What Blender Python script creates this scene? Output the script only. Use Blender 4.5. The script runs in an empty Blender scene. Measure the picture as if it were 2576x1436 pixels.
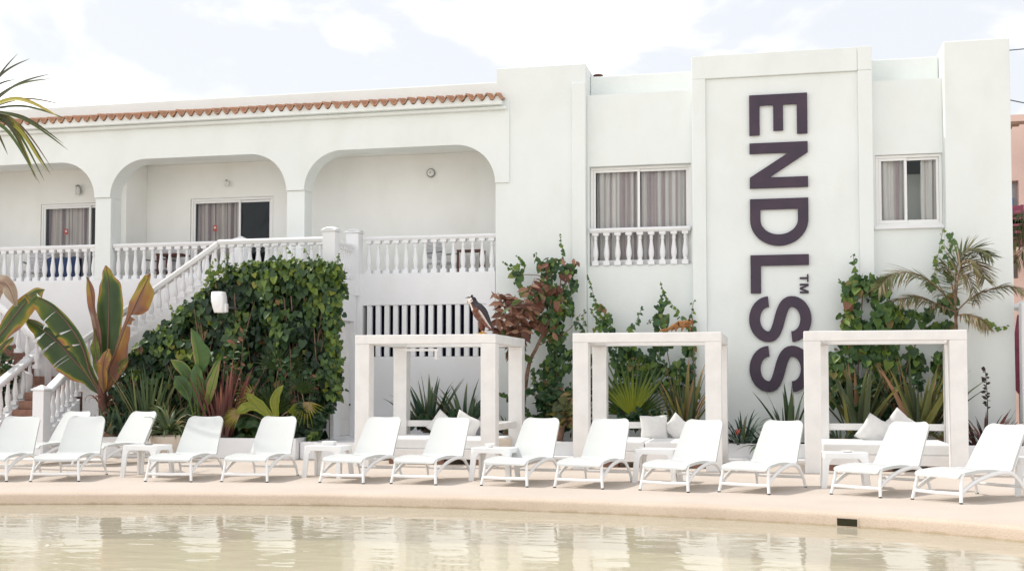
import bpy, bmesh, math, random
from mathutils import Vector, Matrix, noise as mn
from mathutils.geometry import tessellate_polygon
R = math.radians
sc = bpy.context.scene
COL = sc.collection
random.seed(7)

# ------------------------------------------------------------------ camera geometry (world: x along the facade, y into the building)
F, TH, PT, H = 3000.0, R(12.7), R(2.5), 1.48
YP = 960 - F * math.tan(PT)
def ray(x, y):
    a = (x - 1288) / F; b = (YP - y) / F
    Y = math.cos(PT) - b * math.sin(PT); z = b * math.cos(PT) + math.sin(PT)
    return Vector((a * math.cos(TH) - Y * math.sin(TH), a * math.sin(TH) + Y * math.cos(TH), z))
def onw(x, y, w):
    d = ray(x, y); return Vector((0, 0, H)) + d * (w / d.y)
def onz(x, y, z=0.0):
    d = ray(x, y); return Vector((0, 0, H)) + d * ((z - H) / d.z)
def onu(x, y, u):
    d = ray(x, y); return Vector((0, 0, H)) + d * (u / d.x)
def U(x, w): return onw(x, 900, w).x

# ------------------------------------------------------------------ materials
def new_mat(name):
    m = bpy.data.materials.new(name); m.use_nodes = True
    nt = m.node_tree; b = nt.nodes['Principled BSDF']
    return m, nt, b
def pmat(name, col, rough=.6, var=0.0, scale=3.0, bump=0.0, bscale=60.0, spec=.4, metal=0.0, col2=None, detail=4.0, sheen=0.0):
    m, nt, b = new_mat(name)
    b.inputs['Roughness'].default_value = rough; b.inputs['Metallic'].default_value = metal
    b.inputs['Specular IOR Level'].default_value = spec
    tc = nt.nodes.new('ShaderNodeTexCoord')
    if var or col2:
        n = nt.nodes.new('ShaderNodeTexNoise'); n.inputs['Scale'].default_value = scale; n.inputs['Detail'].default_value = detail
        n.inputs['Roughness'].default_value = .6
        nt.links.new(tc.outputs['Object'], n.inputs['Vector'])
        r = nt.nodes.new('ShaderNodeValToRGB')
        c2 = col2 or tuple(c * (1 - var) for c in col); c1 = col if col2 else tuple(min(1, c * (1 + var * .5)) for c in col)
        r.color_ramp.elements[0].position = .35; r.color_ramp.elements[1].position = .65
        r.color_ramp.elements[0].color = (*c2, 1); r.color_ramp.elements[1].color = (*c1, 1)
        nt.links.new(n.outputs['Fac'], r.inputs['Fac']); nt.links.new(r.outputs['Color'], b.inputs['Base Color'])
    else:
        b.inputs['Base Color'].default_value = (*col, 1)
    if bump:
        n2 = nt.nodes.new('ShaderNodeTexNoise'); n2.inputs['Scale'].default_value = bscale; n2.inputs['Detail'].default_value = 5
        nt.links.new(tc.outputs['Object'], n2.inputs['Vector'])
        bp = nt.nodes.new('ShaderNodeBump'); bp.inputs['Strength'].default_value = bump; bp.inputs['Distance'].default_value = .01
        nt.links.new(n2.outputs['Fac'], bp.inputs['Height']); nt.links.new(bp.outputs['Normal'], b.inputs['Normal'])
    return m
def leaf_mat(name, stops, rough=.45, trans=.3, spec=.4):
    m, nt, b = new_mat(name)
    at = nt.nodes.new('ShaderNodeAttribute'); at.attribute_name = 'tone'
    r = nt.nodes.new('ShaderNodeValToRGB')
    el = r.color_ramp.elements
    while len(el) < len(stops): el.new(.5)
    for e, (p, c) in zip(el, stops): e.position = p; e.color = (*c, 1)
    nt.links.new(at.outputs['Fac'], r.inputs['Fac'])
    nt.links.new(r.outputs['Color'], b.inputs['Base Color'])
    b.inputs['Roughness'].default_value = rough; b.inputs['Specular IOR Level'].default_value = spec
    t = nt.nodes.new('ShaderNodeBsdfTranslucent'); nt.links.new(r.outputs['Color'], t.inputs['Color'])
    mx = nt.nodes.new('ShaderNodeMixShader'); mx.inputs[0].default_value = trans
    out = nt.nodes['Material Output']
    nt.links.new(b.outputs[0], mx.inputs[1]); nt.links.new(t.outputs[0], mx.inputs[2]); nt.links.new(mx.outputs[0], out.inputs['Surface'])
    return m
def tone_mat(name, stops, rough=.6, spec=.3):
    return leaf_mat(name, stops, rough, 0.0, spec)

def plaster_mat(name, col, bump=.25):
    # painted render: broad faint unevenness, fine grain and a few weather streaks running down
    m, nt, b = new_mat(name)
    tc = nt.nodes.new('ShaderNodeTexCoord')
    n = nt.nodes.new('ShaderNodeTexNoise'); n.inputs['Scale'].default_value = .9; n.inputs['Detail'].default_value = 6
    nt.links.new(tc.outputs['Object'], n.inputs['Vector'])
    mp = nt.nodes.new('ShaderNodeMapping'); mp.inputs['Scale'].default_value = (1.1, 1.1, .55)
    nt.links.new(tc.outputs['Object'], mp.inputs['Vector'])
    n3 = nt.nodes.new('ShaderNodeTexNoise'); n3.inputs['Scale'].default_value = 1.6; n3.inputs['Detail'].default_value = 6
    nt.links.new(mp.outputs[0], n3.inputs['Vector'])
    r = nt.nodes.new('ShaderNodeValToRGB'); r.color_ramp.elements[0].position = .3; r.color_ramp.elements[1].position = .7
    r.color_ramp.elements[0].color = (*[c * .955 for c in col], 1); r.color_ramp.elements[1].color = (*col, 1)
    nt.links.new(n.outputs['Fac'], r.inputs['Fac'])
    r3 = nt.nodes.new('ShaderNodeValToRGB'); r3.color_ramp.elements[0].position = .30; r3.color_ramp.elements[1].position = .52
    r3.color_ramp.elements[0].color = (.962, .958, .945, 1); r3.color_ramp.elements[1].color = (1, 1, 1, 1)
    nt.links.new(n3.outputs['Fac'], r3.inputs['Fac'])
    mx = nt.nodes.new('ShaderNodeMix'); mx.data_type = 'RGBA'; mx.blend_type = 'MULTIPLY'; mx.inputs['Factor'].default_value = 1
    nt.links.new(r.outputs['Color'], mx.inputs['A']); nt.links.new(r3.outputs['Color'], mx.inputs['B'])
    nt.links.new(mx.outputs['Result'], b.inputs['Base Color'])
    b.inputs['Roughness'].default_value = .75; b.inputs['Specular IOR Level'].default_value = .25
    n2 = nt.nodes.new('ShaderNodeTexNoise'); n2.inputs['Scale'].default_value = 9; n2.inputs['Detail'].default_value = 8; n2.inputs['Roughness'].default_value = .65
    nt.links.new(tc.outputs['Object'], n2.inputs['Vector'])
    bp = nt.nodes.new('ShaderNodeBump'); bp.inputs['Strength'].default_value = bump; bp.inputs['Distance'].default_value = .02
    nt.links.new(n2.outputs['Fac'], bp.inputs['Height']); nt.links.new(bp.outputs['Normal'], b.inputs['Normal'])
    return m

M = {}
M['plaster'] = plaster_mat('white_plaster', (.785, .82, .805))
M['shade_plaster'] = plaster_mat('balcony_plaster', (.845, .85, .825), .15)
M['paint'] = plaster_mat('white_masonry_paint', (.83, .835, .85), .2)
M['wood'] = pmat('white_painted_timber', (.80, .785, .765), .55, .05, 4, .15, 40)
M['plastic'] = pmat('white_plastic', (.84, .845, .84), .42, .02, 2, .03, 300, .45)
M['sling'] = pmat('white_mesh_sling', (.59, .605, .59), .6, .015, 3, .12, 420, .3)
M['foot'] = pmat('dark_rubber', (.03, .03, .03), .7)
M['frame'] = pmat('white_window_frame', (.80, .80, .79), .4, .02, 5)
M['letter'] = pmat('dark_rusted_steel', (.060, .038, .060), .5, .35, 2.2, .08, 50, .35, 0.0, (.042, .030, .052))
M['tile'] = pmat('terracotta_tile', (.50, .27, .17), .8, .4, 5, .4, 60, .2, 0, (.36, .22, .15))
M['brick'] = pmat('terracotta_brick', (.36, .21, .155), .85, .4, 7, .3, 50, .2, 0, (.27, .15, .115))
M['cushion'] = pmat('white_cushion_cloth', (.80, .80, .79), .9, .03, 6, .2, 350, .1)
M['pillow'] = pmat('pale_grey_pillow_cloth', (.72, .71, .695), .9, .05, 8, .3, 250, .1)
M['soil'] = pmat('dark_soil', (.045, .03, .022), .95, .5, 25, .8, 60, .1, 0, (.018, .013, .011))
M['pot'] = pmat('cream_pot', (.72, .64, .55), .7, .06, 5, .1, 60)
M['claypot'] = pmat('clay_pot', (.42, .25, .19), .85, .2, 6, .2, 60)
M['dark_glass'] = pmat('dark_glass', (.010, .010, .028), .08, 0, 1, 0, 1, .5)
M['navy'] = pmat('reflection_navy_room', (.022, .018, .045), .8, .3, 2)  # dark reflections of the balcony door glass painted as wall colour
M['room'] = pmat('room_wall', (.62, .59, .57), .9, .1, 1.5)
M['sticker'] = pmat('red_sticker', (.42, .07, .06), .5)
M['sticker_mark'] = pmat('pale_sticker_mark', (.75, .6, .55), .5)
M['lampglass'] = pmat('frosted_glass', (.74, .74, .72), .3)
M['lampmetal'] = pmat('grey_lamp_metal', (.26, .26, .26), .4, 0, 1, 0, 1, .5, .6)
M['chair_white'] = pmat('white_chair_slats', (.62, .62, .65), .5)
M['brown_wood'] = pmat('brown_table_wood', (.14, .045, .03), .5, .3, 8)
M['blue_cloth'] = pmat('blue_towel_cloth', (.05, .075, .17), .9, .2, 6)
M['pink'] = pmat('pink_render', (.70, .51, .44), .85, .1, .8, .2, 20)
M['maroon'] = pmat('maroon_paint', (.24, .05, .09), .6, .2, 6)
M['bluedoor'] = pmat('blue_shutter', (.06, .17, .36), .5)
M['grey'] = pmat('grey_opening', (.35, .35, .36), .8)
M['cable'] = pmat('grey_cable', (.06, .09, .12), .6)
M['ceramic'] = pmat('white_ceramic', (.82, .80, .77), .25)
M['bark'] = pmat('pale_bark', (.23, .15, .10), .9, .4, 12, .5, 40)
M['palmbark'] = pmat('palm_bark', (.20, .12, .075), .9, .45, 14, .6, 40)
M['stalk'] = pmat('banana_stalk', (.15, .05, .035), .55, .4, 6, .2, 30, .35, 0, (.06, .035, .02))
M['pooledge'] = None

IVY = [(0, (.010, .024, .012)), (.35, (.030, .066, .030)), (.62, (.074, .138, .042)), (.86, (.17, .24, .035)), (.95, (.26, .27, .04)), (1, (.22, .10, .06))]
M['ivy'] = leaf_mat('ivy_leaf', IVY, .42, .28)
M['ivy2'] = leaf_mat('wall_creeper_leaf', [(0, (.016, .045, .022)), (.4, (.045, .102, .038)), (.7, (.092, .175, .045)), (.9, (.19, .27, .04)), (1, (.25, .12, .07))], .42, .28)
M['brownleaf'] = leaf_mat('brown_dry_leaf', [(0, (.07, .028, .02)), (.5, (.20, .088, .056)), (.85, (.36, .20, .13)), (1, (.10, .15, .04))], .6, .3)
M['strap'] = leaf_mat('strap_leaf', [(0, (.022, .045, .022)), (.5, (.07, .11, .05)), (.8, (.15, .18, .06)), (1, (.42, .32, .17))], .45, .22)
M['phorm'] = leaf_mat('striped_flax_leaf', [(0, (.035, .058, .03)), (.45, (.10, .125, .06)), (.7, (.24, .235, .06)), (.85, (.34, .22, .10)), (1, (.38, .20, .13))], .45, .22)
M['redflax'] = leaf_mat('bronze_flax_leaf', [(0, (.05, .025, .022)), (.5, (.15, .062, .055)), (.85, (.27, .11, .085)), (1, (.34, .15, .07))], .5, .25)
M['agave'] = leaf_mat('dark_green_strap_leaf', [(0, (.014, .034, .024)), (.5, (.042, .082, .052)), (.9, (.12, .17, .08)), (1, (.3, .2, .09))], .4, .18)
M['fan'] = leaf_mat('fan_palm_leaf', [(0, (.035, .060, .022)), (.4, (.075, .125, .03)), (.75, (.27, .30, .03)), (.9, (.42, .36, .09)), (1, (.50, .38, .22))], .5, .35)
M['feather'] = leaf_mat('date_palm_leaf', [(0, (.035, .05, .02)), (.4, (.10, .12, .04)), (.65, (.21, .17, .09)), (.85, (.32, .22, .14)), (1, (.22, .30, .05))], .55, .25)
M['banana'] = leaf_mat('banana_leaf', [(0, (.022, .045, .018)), (.28, (.052, .090, .028)), (.42, (.11, .16, .025)), (.56, (.36, .26, .045)), (.70, (.33, .15, .055)), (.86, (.22, .105, .078)), (1, (.40, .31, .22))], .38, .35)
M['strel'] = leaf_mat('strelitzia_leaf', [(0, (.030, .065, .028)), (.5, (.075, .15, .042)), (.8, (.20, .28, .05)), (1, (.40, .23, .15))], .38, .28)

# ------------------------------------------------------------------ mesh builder
def world_loc(o):
    v = Vector((0, 0, 0))
    while o is not None: v += o.location; o = o.parent
    return v
class MB:
    def __init__(s): s.v = []; s.f = []; s.t = []; s.tone = .5
    def add(s, vs, fs, tone=None):
        n = len(s.v); s.v.extend(tuple(p) for p in vs)
        if tone is None: s.t.extend([s.tone] * len(vs))
        elif isinstance(tone, (int, float)): s.t.extend([tone] * len(vs))
        else: s.t.extend(tone)
        s.f.extend(tuple(i + n for i in f) for f in fs)
    def box(s, x0, x1, y0, y1, z0, z1, mat=None, tone=None):
        vs = [Vector((x, y, z)) for z in (z0, z1) for y in (y0, y1) for x in (x0, x1)]
        if mat is not None: vs = [mat @ v for v in vs]
        s.add(vs, [(0, 2, 3, 1), (4, 5, 7, 6), (0, 1, 5, 4), (2, 6, 7, 3), (0, 4, 6, 2), (1, 3, 7, 5)], tone)
        return s
    def prism(s, loops, a0, a1, axis='y', mat=None, tone=None):
        """loops: outer outline then holes, 2D; extruded along axis from a0 to a1"""
        def P(p, a):
            v = {'y': (p[0], a, p[1]), 'x': (a, p[0], p[1]), 'z': (p[0], p[1], a)}[axis]
            v = Vector(v); return mat @ v if mat is not None else v
        tri = tessellate_polygon([[Vector((p[0], p[1], 0)) for p in l] for l in loops])
        flat = [p for l in loops for p in l]; n = len(flat)
        vs = [P(p, a0) for p in flat] + [P(p, a1) for p in flat]
        fs = [tuple(t) for t in tri] + [tuple(i + n for i in reversed(t)) for t in tri]
        k = 0
        for l in loops:
            m = len(l)
            for i in range(m):
                a, b = k + i, k + (i + 1) % m
                fs.append((a, b, b + n, a + n))
            k += m
        s.add(vs, fs, tone); return s
    def lathe(s, prof, c=(0, 0, 0), seg=16, mat=None, tone=None, sq=False):
        vs = []; fs = []
        for (r, z) in prof:
            for k in range(seg):
                a = 2 * math.pi * k / seg + (math.pi / seg if sq else 0)
                v = Vector((c[0] + r * math.cos(a), c[1] + r * math.sin(a), c[2] + z))
                vs.append(mat @ v if mat is not None else v)
        for i in range(len(prof) - 1):
            for k in range(seg):
                fs.append((i * seg + k, i * seg + (k + 1) % seg, (i + 1) * seg + (k + 1) % seg, (i + 1) * seg + k))
        fs.append(tuple(reversed(range(seg)))); fs.append(tuple((len(prof) - 1) * seg + k for k in range(seg)))
        s.add(vs, fs, tone); return s
    def tube(s, pts, rad, seg=8, tone=None, flat=None, up=None):
        """rad: number or list; flat=(a,b) scales of the section's side and up axes"""
        pts = [Vector(p) for p in pts]; n = len(pts)
        if not isinstance(rad, (list, tuple)): rad = [rad] * n
        fa, fb = flat or (1, 1)
        vs = []; fs = []; tn = []
        prev = None
        for i, p in enumerate(pts):
            d = (pts[min(i + 1, n - 1)] - pts[max(i - 1, 0)]).normalized()
            ref = Vector(up) if up else (prev or (Vector((0, 0, 1)) if abs(d.z) < .95 else Vector((0, 1, 0))))
            sd = d.cross(ref)
            if sd.length < 1e-5: sd = d.cross(Vector((1, 0, 0)))
            sd.normalize(); u = sd.cross(d).normalized(); prev = u if not up else None
            for k in range(seg):
                a = 2 * math.pi * k / seg
                vs.append(p + (sd * math.cos(a) * fa + u * math.sin(a) * fb) * rad[i])
            if isinstance(tone, (list, tuple)): tn += [tone[i]] * seg
        for i in range(n - 1):
            for k in range(seg):
                fs.append((i * seg + k, i * seg + (k + 1) % seg, (i + 1) * seg + (k + 1) % seg, (i + 1) * seg + k))
        fs.append(tuple(reversed(range(seg)))); fs.append(tuple((n - 1) * seg + k for k in range(seg)))
        s.add(vs, fs, tn if tn else tone); return s
    def build(s, name, mat, parent=None, smooth=None, bevel=0.0, recalc=True, segs=2):
        me = bpy.data.meshes.new(name)
        off = world_loc(parent) if parent else Vector((0, 0, 0))
        me.from_pydata([(v[0] - off.x, v[1] - off.y, v[2] - off.z) for v in s.v], [], s.f)
        at = me.attributes.new('tone', 'FLOAT', 'POINT'); at.data.foreach_set('value', s.t)
        if recalc:
            bm = bmesh.new(); bm.from_mesh(me); bmesh.ops.recalc_face_normals(bm, faces=bm.faces); bm.to_mesh(me); bm.free()
        me.materials.append(mat)
        if smooth is not None:
            me.polygons.foreach_set('use_smooth', [True] * len(me.polygons))
            if smooth < 180: me.set_sharp_from_angle(angle=R(smooth))
        me.update()
        o = bpy.data.objects.new(name, me); COL.objects.link(o)
        if parent: o.parent = parent
        if bevel:
            b = o.modifiers.new('edge', 'BEVEL'); b.width = bevel; b.segments = segs; b.limit_method = 'ANGLE'; b.angle_limit = R(35)
        return o
def tag(o, label=None, cat=None, group=None, kind=None):
    if label: o['label'] = label
    if cat: o['category'] = cat
    if group: o['group'] = group
    if kind: o['kind'] = kind
    return o
def thing(name, label, cat, loc=(0, 0, 0), group=None):
    o = bpy.data.objects.new(name, None); COL.objects.link(o); o.location = loc; o.empty_display_size = .2
    return tag(o, label, cat, group)
def struct(o): o['kind'] = 'structure'; return o
def copy_tree(o, parent=None):
    c = o.copy(); COL.objects.link(c)
    if parent: c.parent = parent
    for ch in [x for x in bpy.data.objects if x.parent == o]: copy_tree(ch, c)
    return c
def catmull(pts, n, closed=False):
    pts = [Vector(p) for p in pts]; out = []; m = len(pts)
    for i in range(m if closed else m - 1):
        g = lambda k: pts[k % m] if closed else pts[max(0, min(m - 1, k))]
        p0, p1, p2, p3 = g(i - 1), g(i), g(i + 1), g(i + 2)
        for j in range(n):
            t = j / n
            out.append(.5 * ((2 * p1) + (p2 - p0) * t + (2 * p0 - 5 * p1 + 4 * p2 - p3) * t * t + (3 * p1 - p0 - 3 * p2 + p3) * t ** 3))
    if not closed: out.append(pts[-1])
    return out
def arc(cx, cy, rx, ry, a0, a1, n):
    return [(cx + rx * math.cos(R(a0 + (a1 - a0) * i / n)), cy + ry * math.sin(R(a0 + (a1 - a0) * i / n))) for i in range(n + 1)]
def inpoly(x, y, poly):
    c = False; n = len(poly)
    for i in range(n):
        x1, y1 = poly[i]; x2, y2 = poly[i - 1]
        if (y1 > y) != (y2 > y) and x < (x2 - x1) * (y - y1) / (y2 - y1) + x1: c = not c
    return c

# ------------------------------------------------------------------ ground, pool
def deck_mat(name, c1, c2, bump):
    m, nt, b = new_mat(name)
    tc = nt.nodes.new('ShaderNodeTexCoord')
    n = nt.nodes.new('ShaderNodeTexNoise'); n.inputs['Scale'].default_value = .8; n.inputs['Detail'].default_value = 8; n.inputs['Roughness'].default_value = .62
    g = nt.nodes.new('ShaderNodeTexNoise'); g.inputs['Scale'].default_value = 70; g.inputs['Detail'].default_value = 4
    for k in (n, g): nt.links.new(tc.outputs['Object'], k.inputs['Vector'])
    r = nt.nodes.new('ShaderNodeValToRGB'); r.color_ramp.elements[0].position = .3; r.color_ramp.elements[1].position = .68
    r.color_ramp.elements[0].color = (*c2, 1); r.color_ramp.elements[1].color = (*c1, 1)
    nt.links.new(n.outputs['Fac'], r.inputs['Fac'])
    r2 = nt.nodes.new('ShaderNodeValToRGB'); r2.color_ramp.elements[0].position = .3; r2.color_ramp.elements[1].position = .6
    r2.color_ramp.elements[0].color = (.86, .85, .84, 1); r2.color_ramp.elements[1].color = (1, 1, 1, 1)
    nt.links.new(g.outputs['Fac'], r2.inputs['Fac'])
    mx = nt.nodes.new('ShaderNodeMix'); mx.data_type = 'RGBA'; mx.blend_type = 'MULTIPLY'; mx.inputs['Factor'].default_value = 1
    nt.links.new(r.outputs['Color'], mx.inputs['A']); nt.links.new(r2.outputs['Color'], mx.inputs['B'])
    nt.links.new(mx.outputs['Result'], b.inputs['Base Color'])
    b.inputs['Roughness'].default_value = .85; b.inputs['Specular IOR Level'].default_value = .15
    bp = nt.nodes.new('ShaderNodeBump'); bp.inputs['Strength'].default_value = bump; bp.inputs['Distance'].default_value = .012
    nt.links.new(g.outputs['Fac'], bp.inputs['Height']); nt.links.new(bp.outputs['Normal'], b.inputs['Normal'])
    return m
M['deck'] = deck_mat('pink_beige_deck', (.62, .55, .485), (.57, .49, .42), .25)
M['edge'] = deck_mat('sandy_pool_rim', (.66, .55, .455), (.58, .475, .385), .5)
_nt = M['edge'].node_tree; _b = _nt.nodes['Principled BSDF']; _src = _b.inputs['Base Color'].links[0].from_socket
_tc = _nt.nodes.new('ShaderNodeTexCoord'); _sx = _nt.nodes.new('ShaderNodeSeparateXYZ'); _nt.links.new(_tc.outputs['Object'], _sx.inputs[0])
_n = _nt.nodes.new('ShaderNodeTexNoise'); _n.inputs['Scale'].default_value = 6; _n.inputs['Detail'].default_value = 6; _nt.links.new(_tc.outputs['Object'], _n.inputs['Vector'])
_ma = _nt.nodes.new('ShaderNodeMath'); _ma.operation = 'MULTIPLY_ADD'; _ma.inputs[1].default_value = .07; _nt.links.new(_n.outputs['Fac'], _ma.inputs[0]); _nt.links.new(_sx.outputs['Z'], _ma.inputs[2])
_r = _nt.nodes.new('ShaderNodeValToRGB'); _e = _r.color_ramp.elements; _e[0].position = 0; _e[0].color = (.72, .70, .58, 1); _e[1].position = 1; _e[1].color = (1, 1, 1, 1)
_mr = _nt.nodes.new('ShaderNodeMapRange'); _mr.inputs['From Min'].default_value = -.125; _mr.inputs['From Max'].default_value = -.095; _nt.links.new(_ma.outputs[0], _mr.inputs['Value']); _nt.links.new(_mr.outputs[0], _r.inputs['Fac'])
_mx = _nt.nodes.new('ShaderNodeMix'); _mx.data_type = 'RGBA'; _mx.blend_type = 'MULTIPLY'; _mx.inputs['Factor'].default_value = 1
_nt.links.new(_src, _mx.inputs['A']); _nt.links.new(_r.outputs['Color'], _mx.inputs['B']); _nt.links.new(_mx.outputs['Result'], _b.inputs['Base Color'])
M['poolfloor'] = deck_mat('sandy_pool_floor', (.88, .80, .61), (.82, .74, .55), .1)

outline = [(-21, 0), (-20.5, 7), (-17, 11.6), (-13.4, 13.35), (-10.17, 14.16), (-8.14, 14.62), (-6.01, 14.95), (-4.16, 15.0), (-2.7, 14.86), (-1.37, 14.64),
           (-.06, 14.34), (1.0, 13.96), (1.7, 13.61), (2.41, 13.14), (3.6, 12.1), (5.4, 9.8), (7, 6), (8, 1), (7, -5), (0, -8), (-12, -8), (-19, -6)]
pool = [(p.x, p.y) for p in catmull([(a, b, 0) for a, b in outline], 10, True)]
def offset(poly, d):
    out = []; n = len(poly)
    for i in range(n):
        t = Vector(poly[(i + 1) % n]) - Vector(poly[i - 1]); t.normalize()
        out.append((poly[i][0] - t.y * d, poly[i][1] + t.x * d))   # outline runs clockwise: the left side is the deck
    return out
b = MB()
outer = [(-260, -200), (-260, 420), (260, 420), (260, -200)]
hole = offset(pool, .16)
tri = tessellate_polygon([[Vector((*p, 0)) for p in outer], [Vector((*p, 0)) for p in hole]])
b.add([(p[0], p[1], 0) for p in outer + hole], [tuple(t) for t in tri])
o = struct(b.build('deck', M['deck']))
for p in o.data.polygons:
    if p.normal.z < 0: p.flip()
b = MB()
prof = [(.16, 0), (.075, -.001), (.042, -.006), (.018, -.017), (.005, -.034), (0, -.055), (0, -.11), (0, -.62)]
rings = [offset(pool, d) for d, z in prof]; n = len(pool)
vs = []
for (d, z), ring in zip(prof, rings):
    for i, p in enumerate(ring):
        q = mn.noise(Vector((p[0] * 1.3, p[1] * 1.3, z * 3))) * .012 if -.2 < z < 0 else 0
        vs.append((p[0], p[1] - q, z + q * .6))
fs = [(r * n + i, r * n + (i + 1) % n, (r + 1) * n + (i + 1) % n, (r + 1) * n + i) for r in range(len(prof) - 1) for i in range(n)]
b.add(vs, fs)
struct(b.build('pool_rim', M['edge'], smooth=180))
b = MB(); fl = offset(pool, .02)
tri = tessellate_polygon([[Vector((*p, 0)) for p in fl]])
b.add([(p[0], p[1], -.6) for p in fl], [tuple(t) for t in tri]); struct(b.build('pool_floor', M['poolfloor']))
# water
m, nt, bs = new_mat('pool_water'); nt.nodes.remove(bs)
tc = nt.nodes.new('ShaderNodeTexCoord'); mp = nt.nodes.new('ShaderNodeMapping'); mp.inputs['Scale'].default_value = (.75, 1.5, 1); mp.inputs['Rotation'].default_value = (0, 0, R(-8))
nt.links.new(tc.outputs['Object'], mp.inputs['Vector'])
n1 = nt.nodes.new('ShaderNodeTexNoise'); n1.inputs['Scale'].default_value = 2.0; n1.inputs['Detail'].default_value = 2.0; n1.inputs['Roughness'].default_value = .45
n1.inputs['Distortion'].default_value = .6
nt.links.new(mp.outputs[0], n1.inputs['Vector'])
bp = nt.nodes.new('ShaderNodeBump'); bp.inputs['Strength'].default_value = .075; bp.inputs['Distance'].default_value = .1
nt.links.new(n1.outputs['Fac'], bp.inputs['Height'])
fr = nt.nodes.new('ShaderNodeFresnel'); fr.inputs['IOR'].default_value = 1.26; nt.links.new(bp.outputs['Normal'], fr.inputs['Normal'])
gl = nt.nodes.new('ShaderNodeBsdfGlossy'); gl.inputs['Roughness'].default_value = .015; nt.links.new(bp.outputs['Normal'], gl.inputs['Normal'])
tr = nt.nodes.new('ShaderNodeBsdfTransparent'); tr.inputs['Color'].default_value = (.93, .95, .88, 1)
mx = nt.nodes.new('ShaderNodeMixShader')
df = nt.nodes.new('ShaderNodeBsdfDiffuse'); df.inputs['Color'].default_value = (.79, .725, .58, 1)      # silty water scatters some light
mt_ = nt.nodes.new('ShaderNodeMixShader'); mt_.inputs[0].default_value = .55
nt.links.new(tr.outputs[0], mt_.inputs[1]); nt.links.new(df.outputs[0], mt_.inputs[2])
nt.links.new(fr.outputs[0], mx.inputs[0]); nt.links.new(mt_.outputs[0], mx.inputs[1]); nt.links.new(gl.outputs[0], mx.inputs[2])
nt.links.new(mx.outputs[0], nt.nodes['Material Output'].inputs['Surface'])
b = MB(); fl = offset(pool, .004)
tri = tessellate_polygon([[Vector((*p, 0)) for p in fl]])
b.add([(p[0], p[1], -.16) for p in fl], [tuple(t) for t in tri])
o = struct(b.build('water', m))
for p in o.data.polygons:
    if p.normal.z < 0: p.flip()
# skimmer opening in the pool wall
sk = onz(2133, 1322, -.16)
ki = min(range(len(pool)), key=lambda k: abs(pool[k][0] - sk.x) if pool[k][1] > 5 else 99)
tg = Vector(pool[ki + 1]) - Vector(pool[ki - 1]); ang = math.atan2(tg.y, tg.x)
th = thing('pool_skimmer', 'dark rectangular skimmer slot in the pool rim at the water line', 'pool skimmer', (pool[ki][0], pool[ki][1], -.1))
mt = Matrix.Translation((pool[ki][0], pool[ki][1], -.105)) @ Matrix.Rotation(ang, 4, 'Z')
MB().box(-.115, .115, -.010, .05, -.043, .040, mt).build('slot', pmat('skimmer_slot', (.02, .018, .004), .8, .3, 20), th)
f = MB()
f.prism([[(-.13, -.052), (.13, -.052), (.13, .05), (-.13, .05)], [(-.115, -.043), (-.115, .040), (.115, .040), (.115, -.043)]], -.006, .03, mat=mt)
f.build('surround', M['edge'], th)

# ------------------------------------------------------------------ hotel building
ht = thing('hotel_building', 'white two storey hotel with arched balconies, terracotta eave tiles and square parapet towers', 'building', (-5, 24.5, 0))
def part(name, mat, *boxes, parent=None, bevel=.012):
    b = MB()
    for bx in boxes: b.box(*bx)
    return b.build(name, M[mat], parent or ht, bevel=bevel)
SP, TOP, LZ = 5.61, 6.44, 3.77
def archline(u0, u1, z0, zt, rx, ry):
    """points from bottom-left, up, over, to bottom-right"""
    return arc(u0 + rx, z0, rx, ry, 180, 90, 14)[0:] + arc(u1 - rx, z0, rx, ry, 90, 0, 14)
A = [(-19.27, -15.03), (-14.64, -10.41), (-10.0, -5.76)]
ol = [(-24, SP)]
for a in A: ol += [(u, z) for u, z in archline(a[0], a[1], SP, TOP, .86, TOP - SP)]
ol += [(-5.46, SP), (-5.46, 7.33), (-24, 7.33)]
MB().prism([ol], 23.955, 24.44).build('arcade_wall', M['plaster'], ht, smooth=30)
for u0, u1 in ((-24, -19.27), (-15.03, -14.64), (-10.41, -10.0)):
    part('pillar', 'plaster', (u0 if u0 > -23 else -24, u1, 24.0, 24.42, LZ, SP - .002))
MB().prism([[(-24, 0), (-5.77, 0), (-5.77, LZ), (-24, LZ)], [(-8.67, 2.01), (-8.67, 3.10), (-5.95, 3.10), (-5.95, 2.01)]], 24.002, 24.34).build('lower_wall', M['paint'], ht)
g = MB(); u = -8.575
k = 0
while u < -5.98:
    MB().box(u, u + .104, 24.02, 24.11, 2.013, 3.097).build('slat', M['paint'], ht, bevel=.006); u += .194
MB().box(-8.67, -5.95, 24.26, 24.30, 2.012, 3.098).build('grille_glass', M['dark_glass'], ht)
fz = MB()
for k in range(13):
    uu = -8.575 + .108 + k * .194
    fz.box(uu + .038, uu + .050, 24.245, 24.262, 2.02, 3.09)
fz.build('grille_bars', pmat('grille_steel', (.05, .05, .07), .5), ht)
part('balcony_floor', 'shade_plaster', (-24, -5.77, 24.345, 25.5, 3.5, 3.66))
MB().prism([[(-24, 3.664), (-5.77, 3.664), (-5.77, 6.55), (-24, 6.55)], [(-17.33, 3.70), (-17.33, 5.735), (-15.26, 5.735), (-15.26, 3.70)], [(-13.4, 3.70), (-13.4, 5.735), (-11.33, 5.735), (-11.33, 3.70)]], 25.35, 25.52).build('balcony_back_wall', M['shade_plaster'], ht)
part('partition_wall', 'shade_plaster', (-14.80, -14.52, 24.425, 25.347, 3.664, 6.546))
part('partition_wall', 'shade_plaster', (-19.5, -19.3, 24.425, 25.347, 3.664, 6.546))
part('balcony_ceiling', 'shade_plaster', (-24, -5.77, 24.443, 25.6, 6.552, 6.7))
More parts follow.
